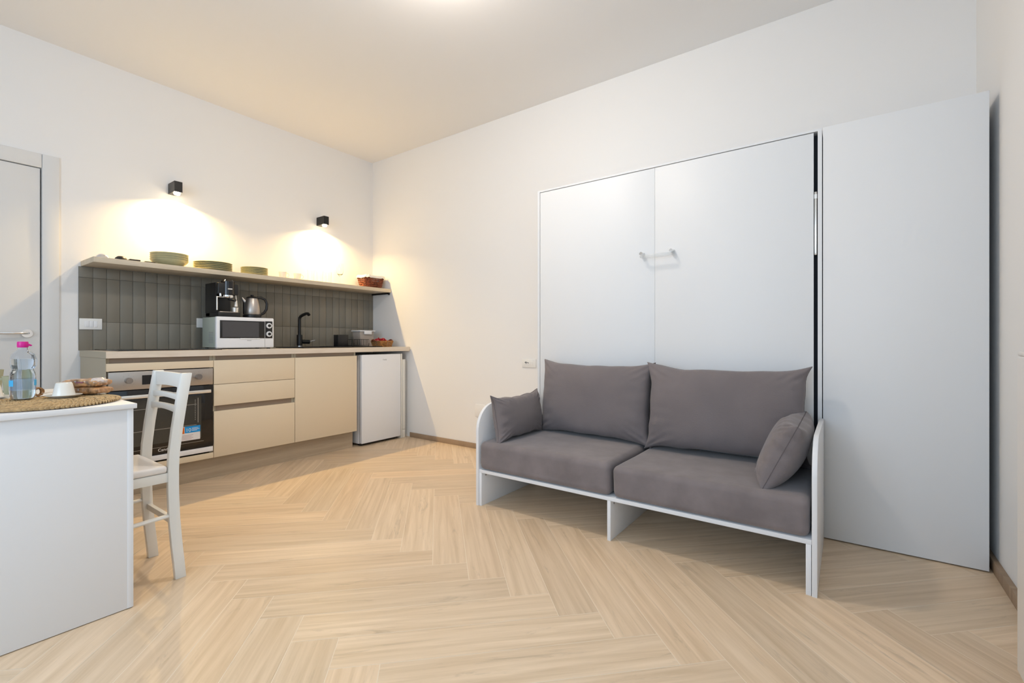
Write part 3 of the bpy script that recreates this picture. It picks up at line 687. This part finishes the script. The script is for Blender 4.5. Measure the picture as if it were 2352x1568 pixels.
# ------------------------------------------------------------------ sconces
for i, (sx, sz) in enumerate(SCONCES):
    t = thing('wall_sconce', (sx, -0.01, sz), ['black box wall sconce lighting the wall above the bowls', 'black box wall sconce nearer the room corner, above the glasses'][i], 'wall lamp', 'black wall sconces')
    z0, z1 = sz - 0.040, sz + 0.040
    b = NB(); bx(b, sx - 0.026, sx + 0.026, -0.128, -0.0005, z1 - 0.006, z1, bev=0.001)
    for a in ((sx - 0.026, sx - 0.022, -0.128, -0.0005), (sx + 0.022, sx + 0.026, -0.128, -0.0005), (sx - 0.022, sx + 0.022, -0.128, -0.124), (sx - 0.022, sx + 0.022, -0.072, -0.0005)):
        bx(b, a[0], a[1], a[2], a[3], z0, z1 - 0.006)
    part('housing', b, 'blackmetal', t)
    part('bulb', lathe(NB(), [(0, 0), (0.016, 0.001), (0.0215, 0.007), (0.0215, 0.014), (0.012, 0.05), (0, 0.05)], (sx, -0.098, z0 - 0.0175), 28), 'bulb', t)

# ------------------------------------------------------------------ switches and sockets
def plate_y(name, x0, x1, z0, z1, label, cat, mods, y=-0.0095):
    t = thing(name, ((x0 + x1) / 2, y, (z0 + z1) / 2), label, cat)
    part('plate', box(x0, x1, y - 0.008, y, z0, z1, bev=0.003), 'plastic', t)
    for (a, b_) in mods: part('rocker', box(a, b_, y - 0.011, y - 0.006, z0 + 0.017, z1 - 0.017, bev=0.0015), 'enamel', t)
plate_y('light_switch', -2.402, -2.283, 1.060, 1.136, 'white wide switch plate at the left edge of the grey tiles', 'switch', [(-2.376, -2.353), (-2.351, -2.330), (-2.328, -2.308)])
plate_y('wall_socket', -1.705, -1.59, 1.087, 1.163, 'white socket plate half hidden behind the microwave', 'socket', [(-1.66, -1.63)])
t = thing('wall_socket', (-0.001, -2.07, 0.794), 'cream three-module socket plate on the wall beside the wall bed', 'socket')
part('plate', box(-0.009, 0, -2.140, -2.001, 0.758, 0.828, bev=0.003), 'plastic', t)
md = part('socket_module', box(-0.0105, -0.006, -2.078, -2.024, 0.775, 0.812, bev=0.001), 'plastic', t)
hl = NB()
for y, z in ((-2.036, 0.800), (-2.045, 0.793), (-2.054, 0.800), (-2.066, 0.797), (-2.044, 0.803)): cyl(hl, (-0.0112, y, z), (-0.0100, y, z), 0.0042, 10)
part('socket_holes', hl, 'black', md)
part('blank_module', box(-0.0105, -0.006, -2.112, -2.081, 0.775, 0.812, bev=0.001), 'plastic', t)
solo('blank_plate', box(-0.006, -0.0005, -1.60, -1.48, 0.290, 0.405, bev=0.002), 'wall', (0, -1.54, 0.35), 'blank cover plate painted like the wall, left of the sofa', 'cover plate')

# ------------------------------------------------------------------ wall bed and tall cabinet
XB = -0.442
t = thing('wall_bed', (-0.22, -3.28, 0), 'white folded-up wall bed with two front panels behind the sofa', 'wall bed')
fb = NB(); bx(fb, XB, -0.002, -2.455, -2.437, 0, 2.048); bx(fb, XB, -0.002, -4.122, -4.104, 0, 2.048); bx(fb, XB, -0.002, -4.104, -2.455, 2.036, 2.048)
part('frame', fb, 'panel', t, smooth=False)
part('gap_shade_block', box(XB + 0.05, -0.01, -4.103, -2.456, 0.02, 2.03), 'dark', t)  # solid dark block; its colour stands in for shade between panels and frame
pl = part('front_panel', box(XB - 0.001, XB + 0.018, -3.2795, -2.459, 0.03, 2.031, bev=0.001), 'panel', t)
pr = part('front_panel', box(XB - 0.001, XB + 0.018, -4.087, -3.2805, 0.03, 2.031, bev=0.001), 'panel', t)
lt = NB(); bx(lt, XB + 0.004, XB + 0.010, -4.1000, -4.0900, 1.42, 1.735, bev=0.001); bx(lt, XB + 0.001, XB + 0.007, -4.101, -4.089, 1.70, 1.722); cyl(lt, (XB + 0.004, -4.0905, 1.42), (XB + 0.004, -4.0995, 1.42), 0.004, 10)
part('gas_strut', lt, 'handle_steel', t)
hp = part('pull_handle', tube(NB(), [(-0.445, -3.212, 1.512), (-0.470, -3.212, 1.508), (-0.492, -3.214, 1.494), (-0.497, -3.230, 1.490), (-0.497, -3.375, 1.490), (-0.492, -3.392, 1.494), (-0.470, -3.394, 1.508), (-0.445, -3.394, 1.512)], 0.010, 14, 1.2), 'acrylic', t)
st = NB()
for y in (-3.205, -3.385): cyl(st, (-0.4435, y, 1.515), (-0.474, y, 1.515), 0.0105, 20)
part('handle_stud', st, 'chrome', t)
t = thing('tall_cabinet', (-0.22, -4.42, 0), 'tall plain white cabinet filling the space right of the wall bed', 'cabinet')
part('carcass', box(XB + 0.02, -0.002, -4.712, -4.126, 0.004, 2.048), 'panel', t, smooth=False)
part('door', box(XB, XB + 0.019, -4.712, -4.126, 0.006, 2.048, bev=0.001), 'panel', t)

# ------------------------------------------------------------------ sofa
t = thing('sofa_frame', (-0.78, -3.28, 0), 'white panel sofa frame with rounded arms in front of the wall bed', 'sofa')
def arm(y0, y1, ztop=0.600, rr=0.155):
    x0, x1 = -1.100, -0.462
    pts = [(x1, 0.0), (x1, ztop)]
    for i in range(13):
        a = R(90 + 90 * i / 12); pts.append((x0 + rr + rr * math.cos(a), ztop - rr + rr * math.sin(a)))
    pts.append((x0, 0.0))
    return prism(NB(), pts, 'y', y0, y1, bev=0.0012)
part('arm_panel', arm(-2.440, -2.421), 'white', t)
part('arm_panel', arm(-4.130, -4.112), 'white', t)
part('seat_board', box(-1.094, -0.468, -4.111, -2.441, 0.197, 0.216, bev=0.001), 'white', t)
for y in (-3.281, -4.110): part('leg_panel', box(-1.094, -0.50, y, y + 0.018, 0.0, 0.197, bev=0.001), 'white', t)
part('leg_panel', box(-1.094, -0.50, -2.459, -2.441, 0.0, 0.197, bev=0.001), 'white', t)
bl = NB()
for y in (-2.461, -3.283): cyl(bl, (-1.055, y + 0.002, 0.178), (-1.055, y - 0.0008, 0.178), 0.006, 12)
part('cam_bolt', bl, 'greytext', t)

def cushion_bm(x0, x1, y0, y1, z0, z1, r=0.03, amp=0.004, seed=0):
    bm = NB(); nx, ny, nz = 28, 40, 10
    bmesh.ops.create_cube(bm, size=1)
    for v in bm.verts: v.co = Vector((v.co.x * (x1 - x0), v.co.y * (y1 - y0), v.co.z * (z1 - z0)))
    bmesh.ops.bevel(bm, geom=list(bm.edges), offset=r, segments=5, profile=0.5, affect='EDGES')
    bmesh.ops.subdivide_edges(bm, edges=[e for e in bm.edges if e.calc_length() > 0.1], cuts=14, use_grid_fill=True)
    sx, sy, sz = (x1 - x0) / 2, (y1 - y0) / 2, (z1 - z0) / 2
    for v in bm.verts:
        p = v.co.copy(); u, w = p.x / sx, p.y / sy
        crown = (1 - min(1, u * u)) * (1 - min(1, w * w))
        if p.z > 0: v.co.z += 0.006 * crown
        n = noise.noise(p * 5 + Vector((seed, 0, 0)))
        v.co += p.normalized() * n * amp * (1 if p.z > -sz * 0.6 else 0)
    bmesh.ops.translate(bm, vec=((x0 + x1) / 2, (y0 + y1) / 2, (z0 + z1) / 2), verts=bm.verts); return bm
def seat(y0, y1, z1, label, seed):
    t = thing('seat_cushion', (-0.79, (y0 + y1) / 2, 0.217), label, 'cushion', 'grey seat cushions')
    part('cover', cushion_bm(-1.102, -0.480, y0, y1, 0.2175, z1, seed=seed), 'suede', t)
seat(-3.276, -2.446, 0.383, 'grey suede seat cushion on the left half of the sofa', 1)
seat(-4.104, -3.292, 0.372, 'grey suede seat cushion on the right half of the sofa', 9)
def pillow_bm(hu, hv, T, nu=72, nv=52, pinch=0.07, seed=0, wr=0.006, power=0.42, ear=0.0):
    """u along local X, v along local Z, thickness along local Y"""
    bm = NB(); front = {}; back = {}
    for i in range(nu + 1):
        for j in range(nv + 1):
            a = math.sin((i / nu - 0.5) * math.pi); b = math.sin((j / nv - 0.5) * math.pi)
            x = hu * a * (1 - pinch * 0.6 * (1 - b ** 4) * abs(a) ** 3); z = hv * b * (1 - pinch * 1.5 * (1 - a ** 4) * abs(b) ** 3)
            cr = (abs(a) * abs(b)) ** 6; x += math.copysign(ear, a) * cr; z += math.copysign(ear * 0.8, b) * cr
            th = T * (max(0, (1 - a * a)) * max(0, (1 - b * b))) ** power
            P = Vector((x, 0, z)); nn = noise.noise(P * 4.5 + Vector((seed, 0, seed)))
            rad = max(abs(a), abs(b)); near = abs(a) * abs(b)
            fold = (noise.noise(Vector((x * 26 + seed, z * 9, 3))) * (abs(b) ** 4) + noise.noise(Vector((x * 9, z * 26 + seed, 7))) * (abs(a) ** 4)) * wr * 2.2 * (1 - rad ** 10)
            fold += math.sin((abs(a) - abs(b)) * 30 + seed + 3 * nn) * near ** 3 * wr * 1.5 * (1 - rad ** 12)
            edge = i in (0, nu) or j in (0, nv)
            yf = th * (1 + 0.16 * nn) + (0 if edge else fold + 0.002); yb = -th * (1 - 0.12 * nn) - (0 if edge else 0.002)
            x += 0.007 * noise.noise(Vector((b * 3, seed, 1))) * (abs(a) ** 6); z += 0.009 * noise.noise(Vector((a * 3, seed, 2))) * (abs(b) ** 6)
            front[i, j] = bm.verts.new((x, -yf, z)); back[i, j] = front[i, j] if edge else bm.verts.new((x, -yb, z))
    for i in range(nu):
        for j in range(nv):
            bm.faces.new((front[i, j], front[i + 1, j], front[i + 1, j + 1], front[i, j + 1]))
            try: bm.faces.new((back[i, j + 1], back[i + 1, j + 1], back[i + 1, j], back[i, j]))
            except ValueError: pass
    bmesh.ops.recalc_face_normals(bm, faces=bm.faces)
    rim = [front[i, 0].co.copy() for i in range(0, nu + 1, 2)] + [front[nu, j].co.copy() for j in range(2, nv + 1, 2)] + [front[i, nv].co.copy() for i in range(nu - 2, -1, -2)] + [front[0, j].co.copy() for j in range(nv - 2, -1, -2)]
    bm_rim[:] = rim
    return bm
bm_rim = []
def pillow(name, hu, hv, T, center, rot, label, group, seed=0, **k):
    t = thing(name, center, label, 'pillow', group)
    bm = pillow_bm(hu, hv, T, seed=seed, **k)
    mt = Matrix.Translation(center) @ rot
    cord = tube(NB(), [mt @ p for p in bm_rim], 0.0015, 6)
    bmesh.ops.transform(bm, matrix=mt, verts=bm.verts)
    part('cover', bm, 'suede2', t, angle=80); part('seam', cord, 'seam', t)
    return t
Rz = lambda a: Matrix.Rotation(R(a), 4, 'Z'); Rx = lambda a: Matrix.Rotation(R(a), 4, 'X'); Ry = lambda a: Matrix.Rotation(R(a), 4, 'Y')
# back pillows: local -Y (front) turned to face -X
pillow('back_pillow', 0.374, 0.232, 0.100, (-0.570, -2.934, 0.614), Rz(-93) @ Rx(-7), 'large grey back pillow on the left half of the sofa', 'large grey back pillows', 2, pinch=0.055, power=0.30, ear=0.016)
pillow('back_pillow', 0.384, 0.232, 0.104, (-0.585, -3.684, 0.613), Rz(-88) @ Rx(-7), 'large grey back pillow on the right half of the sofa', 'large grey back pillows', 5, pinch=0.055, power=0.30, ear=0.020)
pillow('arm_pillow', 0.242, 0.137, 0.070, (-0.825, -2.540, 0.515), Rx(-10) @ Rz(0), 'small grey pillow leaning on the left sofa arm', 'small grey arm pillows', 8, pinch=0.09, power=0.36, ear=0.012, wr=0.008)
pillow('arm_pillow', 0.245, 0.146, 0.080, (-0.810, -4.000, 0.506), Rz(180) @ Rx(-25), 'small grey pillow leaning on the right sofa arm', 'small grey arm pillows', 11, pinch=0.04, wr=0.010, power=0.29, ear=0.004)

# ------------------------------------------------------------------ table, chair
TT = 0.755
t = thing('dining_table', (-3.2, -1.6, 0), 'white bar table with solid front panel in the left foreground', 'table')
part('tabletop', box(-3.80, -2.645, -2.092, -1.135, TT - 0.018, TT, bev=0.0015), 'white', t)
part('front_panel', box(-3.78, -2.655, -2.080, -2.062, 0.003, TT - 0.0185, bev=0.001), 'white', t)
part('corner_post', box(-2.671, -2.653, -2.081, -2.0, 0.003, TT - 0.0185, bev=0.0012), 'white', t)
part('corner_post', box(-2.72, -2.66, -1.20, -1.14, 0.0, TT - 0.0185, bev=0.0012), 'white', t)
part('end_panel', box(-3.798, -3.78, -2.08, -1.15, 0.0, TT - 0.0185, bev=0.001), 'white', t)

t = thing('dining_chair', (-2.68, -1.81, 0), 'white wooden chair with slatted back tucked in at the table end', 'chair')
CL = [(0.0, -2.468), (0.06, -2.473), (0.14, -2.481), (0.25, -2.4895), (0.36, -2.4935), (0.45, -2.494), (0.52, -2.491), (0.62, -2.480), (0.72, -2.466), (0.80, -2.454), (0.850, -2.4465)]
def cxz(z):
    for (z0, x0), (z1, x1) in zip(CL, CL[1:]):
        if z0 <= z <= z1: return x0 + (x1 - x0) * (z - z0) / (z1 - z0)
    return CL[-1][1]
for (y0, y1) in ((-1.980, -1.955), (-1.660, -1.635)):
    poly = [(x - 0.019, z) for z, x in CL] + [(x + 0.019, z) for z, x in reversed(CL)]
    lg = part('leg', prism(NB(), poly, 'y', y0, y1, bev=0.002), 'chairpaint', t)
for y0 in (-1.975, -1.665):
    part('leg', prism(NB(), [(-2.895, 0), (-2.862, 0), (-2.858, 0.42), (-2.898, 0.42)], 'y', y0, y0 + 0.03, bev=0.002), 'chairpaint', t)
def slat(z0, z1, sag):
    poly = []
    for i in range(11):
        u = i / 10; y = -1.955 + 0.295 * u; poly.append((y, z0 + sag * math.sin(math.pi * u)))
    for i in range(10, -1, -1):
        u = i / 10; y = -1.955 + 0.295 * u; poly.append((y, z1 + (sag * 0.4) * math.sin(math.pi * u)))
    x = cxz((z0 + z1) / 2)
    return prism(NB(), poly, 'x', x - 0.009, x + 0.009, bev=0.0015)
for z0, z1, s in ((0.785, 0.846, 0.006), (0.735, 0.760, 0.006), (0.683, 0.710, 0.008)): part('back_slat', slat(z0, z1, s), 'chairpaint', t)
ap = NB()
bx(ap, -2.860, -2.511, -1.974, -1.956, 0.408, 0.446, bev=0.001); bx(ap, -2.860, -2.511, -1.658, -1.640, 0.408, 0.446, bev=0.001)
bx(ap, -2.511, -2.495, -1.955, -1.660, 0.408, 0.446, bev=0.001); bx(ap, -2.893, -2.875, -1.945, -1.665, 0.408, 0.446, bev=0.001)
part('apron', ap, 'chairpaint', t)
stm = cushion_bm(-2.905, -2.514, -1.978, -1.637, 0.4465, 0.476, r=0.011, amp=0.001, seed=4)
part('seat', stm, 'leather', t)
for y0 in (-1.972, -1.652):
    part('rung', tube(NB(), [(-2.870, y0 + 0.006, 0.232), (-2.74, y0 + 0.006, 0.250), (-2.62, y0 + 0.006, 0.262), (-2.505, y0 + 0.006, 0.268)], 0.011, 10, 0.75), 'chairpaint', t)
part('rung', box(-2.495, -2.478, -1.955, -1.660, 0.224, 0.250, bev=0.003), 'chairpaint', t)

# ------------------------------------------------------------------ things on the table
def braid(name, cx, cy, rad, label, loc):
    bm = NB(); zc = TT + 0.0066; r = rad - 0.014; ring = 0
    while r > 0.006:
        n = max(6, int(2 * math.pi * r / 0.0120))
        for k in range(n):
            a = 2 * math.pi * (k + 0.5 * (ring % 2)) / n
            for s in (-1, 1):
                rr = r + s * 0.0078
                tt = NB(); bmesh.ops.create_uvsphere(tt, u_segments=6, v_segments=4, radius=1)
                mt = Matrix.Translation((cx + rr * math.cos(a), cy + rr * math.sin(a), zc + 0.0006 * s)) @ Matrix.Rotation(a + math.pi / 2 + s * R(36), 4, 'Z') @ Matrix.Diagonal((0.0140, 0.0040, 0.0058, 1))
                bmesh.ops.transform(tt, matrix=mt, verts=tt.verts); merge(bm, tt)
        r -= 0.0300; ring += 1
    o = solo(name, bm, 'seagrass', (cx, cy, TT), label, 'placemat')
    part('backing', lathe(NB(), [(0, TT + 0.0005), (rad - 0.014, TT + 0.0005), (rad - 0.014, TT + 0.004), (0, TT + 0.004)], (cx, cy, 0), 60), 'seagrass_dark', o)
    return o
braid('placemat', -2.860, -1.850, 0.220, 'round braided seagrass placemat on the white table', None)
ZM = TT + 0.0122
# water bottle
t = thing('water_bottle', (-2.892, -1.735, ZM), 'clear plastic water bottle with magenta cap on the placemat', 'bottle')
bxc, byc = -2.892, -1.735
outer = [(0.00000, 0.004), (0.02220, 0.0), (0.02960, 0.003), (0.03367, 0.014), (0.03478, 0.03), (0.03515, 0.085), (0.03330, 0.100), (0.02923, 0.109), (0.02849, 0.114), (0.0312, 0.122), (0.0322, 0.132), (0.0322, 0.156), (0.0295, 0.168), (0.0200, 0.179), (0.0135, 0.185), (0.0125, 0.196)]
inner = [(max(0, r - 0.0012), z + (0.0014 if z < 0.01 else 0)) for r, z in reversed(outer)]
part('shell', lathe(NB(), outer + inner, (bxc, byc, ZM), 48), 'pet', t)
wtr = [(0.00000, 0.0075), (0.02146, 0.0045), (0.02812, 0.006), (0.03219, 0.015), (0.03323, 0.03), (0.03360, 0.085), (0.03182, 0.0995), (0.02753, 0.109), (0.02679, 0.114), (0.0296, 0.122), (0.0306, 0.132), (0.0306, 0.152), (0.00000, 0.152)]
part('water', lathe(NB(), wtr, (bxc, byc, ZM), 48), 'water', t)
part('label', lathe(NB(), [(0.0354, 0.036), (0.0356, 0.040), (0.0356, 0.074), (0.0354, 0.078)], (bxc, byc, ZM), 48), 'labelblue', t)
lp = NB()
for a0 in (186, 318):
    for i in range(5):
        a = R(a0 + i * 7); aa = R(a0 + (i + 1) * 7); q = 0.0361
        vs = [lp.verts.new((bxc + q * math.cos(x), byc + q * math.sin(x), ZM + z)) for x, z in ((a, 0.052), (aa, 0.052), (aa, 0.074), (a, 0.074))]; lp.faces.new(vs)
part('label_print', lp, 'labelcyan', t, 'cyan patches on the label')
part('cap', lathe(NB(), [(0, 0.216), (0.0135, 0.216), (0.0150, 0.213), (0.0155, 0.198), (0.0140, 0.194), (0.0120, 0.194)], (bxc, byc, ZM), 40), 'magenta', t)
part('cap_tab', prism(NB(), [(bxc + 0.008, ZM + 0.213), (bxc + 0.024, ZM + 0.203), (bxc + 0.022, ZM + 0.199), (bxc + 0.008, ZM + 0.199)], 'y', byc - 0.010, byc + 0.004, bev=0.001), 'magenta', t)
part('grip', tube(NB(), [(bxc + 0.014, byc - 0.008, ZM + 0.178), (bxc + 0.026, byc - 0.015, ZM + 0.166), (bxc + 0.031, byc - 0.018, ZM + 0.147), (bxc + 0.030, byc - 0.017, ZM + 0.129), (bxc + 0.024, byc - 0.014, ZM + 0.116)], 0.005, 12), 'pet', t)
# upturned cups on saucers
def upcup(cx, cy, z, label, sl):
    t = thing('saucer', (cx, cy, z), sl, 'saucer', 'white saucers on the table')
    part('dish', lathe(NB(), [(0, 0), (0.031, 0), (0.034, 0.002), (0.053, 0.009), (0.054, 0.011), (0.034, 0.005), (0, 0.003)], (cx, cy, z), 48), 'cream', t)
    t = thing('coffee_cup', (cx, cy, z + 0.006), label, 'cup', 'upturned cups on the table')
    part('bowl', lathe(NB(), [(0.033, 0.0), (0.0345, 0.002), (0.0325, 0.010), (0.0245, 0.049), (0.022, 0.052), (0.020, 0.051), (0, 0.051)], (cx, cy, z + 0.0048), 48), 'cream', t)
upcup(-2.785, -1.765, ZM, 'white cup upside down on a saucer between bottle and pastries', 'white saucer under the upturned cup right of the bottle')
upcup(-2.945, -1.480, TT + 0.001, 'white cup upside down at the left edge, left of the bottle', 'white saucer under the upturned cup left of the bottle')
def mug(cx, cy, r, h, label):
    t = thing('mug', (cx, cy, TT), label, 'mug', 'sage mugs on the table')
    part('body', lathe(NB(), [(0, 0), (r * 0.72, 0), (r * 0.76, 0.003), (r, h), (r - 0.003, h), (r * 0.74 - 0.003, 0.006), (0, 0.006)], (cx, cy, TT + 0.0005), 40), 'sagemug', t)
    part('handle', tube(NB(), [(cx - a * 0.9, cy + a * 0.35, TT + z) for a, z in ((r * 0.95, h * 0.85), (r + 0.022, h * 0.86), (r + 0.030, h * 0.55), (r + 0.018, h * 0.25), (r * 0.82, h * 0.22))], 0.005, 8), 'sagemug', t)
mug(-2.872, -1.375, 0.034, 0.082, 'sage green mug right behind the water bottle')
mug(-2.925, -1.235, 0.042, 0.105, 'larger olive green mug behind the other sage mug')
# wicker napkin ring, spoon
t = thing('napkin_ring', (-2.838, -1.640, ZM), 'small brown wicker napkin ring right of the bottle', 'napkin ring')
nr = NB()
for i in range(5):
    pts = [(-2.838 + (0.012 + 0.004 * math.sin(i * 2)) * math.cos(a), -1.640 - 0.010 + 0.006 * i, ZM + 0.0185 + 0.0145 * math.sin(a)) for a in [2 * math.pi * k / 14 for k in range(15)]]
    tube(nr, pts, 0.0035, 6)
part('coils', nr, 'wicker2', t)
t = thing('spoon', (-2.81, -1.62, ZM), 'steel spoon lying between the napkin ring and the cup', 'spoon')
part('handle', tube(NB(), [(-2.832, -1.655, ZM + 0.012), (-2.80, -1.635, ZM + 0.012), (-2.755, -1.605, ZM + 0.008)], 0.006, 10, 0.35), 'chrome', t)
part('bowl', lathe(NB(), [(0, 0), (0.010, 0.002), (0.014, 0.006), (0.013, 0.007), (0, 0.002)], (-2.742, -1.597, ZM + 0.001), 20), 'chrome', t)
# wrapped pastries
def pastry(c, rz, label, seed, tw):
    t = thing('wrapped_pastry', c, label, 'pastry', 'wrapped pastries on the placemat')
    bm = pillow_bm(0.066, 0.040, 0.0150, 44, 28, 0.03, seed, 0.0040, 0.2)
    bmesh.ops.transform(bm, matrix=Matrix.Translation(c) @ Rz(rz) @ Rx(90), verts=bm.verts)
    part('wrapper', bm, 'pastry', t, angle=80)
    if tw:
        b = NB(); bmesh.ops.create_icosphere(b, subdivisions=3, radius=1)
        for v in b.verts:
            q = v.co.copy(); v.co = Vector((q.x * 0.026, q.y * 0.026, q.z * 0.013)) * (1 + 0.28 * noise.noise(q * 3))
        bmesh.ops.transform(b, matrix=Matrix.Translation(Vector(c) + Vector((0.026, -0.050, 0.008))) @ Rz(rz), verts=b.verts)
        part('crumpled_end', b, 'film', t)
        part('print', bx(NB(), c[0] - 0.044, c[0] - 0.018, c[1] - 0.034, c[1] - 0.031, c[2] + 0.001, c[2] + 0.005, rot=Rz(rz)), 'print', t)
pastry((-2.700, -1.705, ZM + 0.0172), -54, 'lower golden pastry in a wrapper on the placemat', 3, False)
pastry((-2.704, -1.702, ZM + 0.0485), -48, 'upper golden pastry in a wrapper with crumpled clear end', 6, True)

# ------------------------------------------------------------------ radiator at the right edge
t = thing('radiator', (-1.65, -4.66, 0.08), 'white panel radiator at the right edge of the photo', 'radiator')
part('panel', box(-2.0, -1.362, -4.618, -4.602, 0.075, 0.945, bev=0.006, seg=3), 'radiator', t)
part('back_panel', box(-2.0, -1.362, -4.700, -4.684, 0.075, 0.945, bev=0.004), 'radiator', t)
fn = NB()
for i in range(20): bx(fn, -1.99 + i * 0.032, -1.988 + i * 0.032, -4.684, -4.618, 0.10, 0.92)
part('fins', fn, 'radiator', t)
part('side_cover', box(-1.366, -1.356, -4.700, -4.606, 0.085, 0.94, bev=0.003), 'radiator', t)
part('top_grille', box(-2.0, -1.356, -4.700, -4.604, 0.945, 0.957, bev=0.004), 'radiator', t)
part('valve', bx(cyl(cyl(NB(), (-1.385, -4.655, 0.10), (-1.385, -4.655, 0.0), 0.008, 12), (-1.385, -4.655, 0.03), (-1.385, -4.655, 0.075), 0.017, 16), -2.005, -1.995, -4.69, -4.61, 0.08, 0.94), 'radiator', t)
wb = NB(); bx(wb, -1.42, -1.40, YF + 0.002, -4.69, 0.80, 0.83); bx(wb, -1.95, -1.93, YF + 0.002, -4.69, 0.80, 0.83)
part('wall_bracket', wb, 'radiator', t)
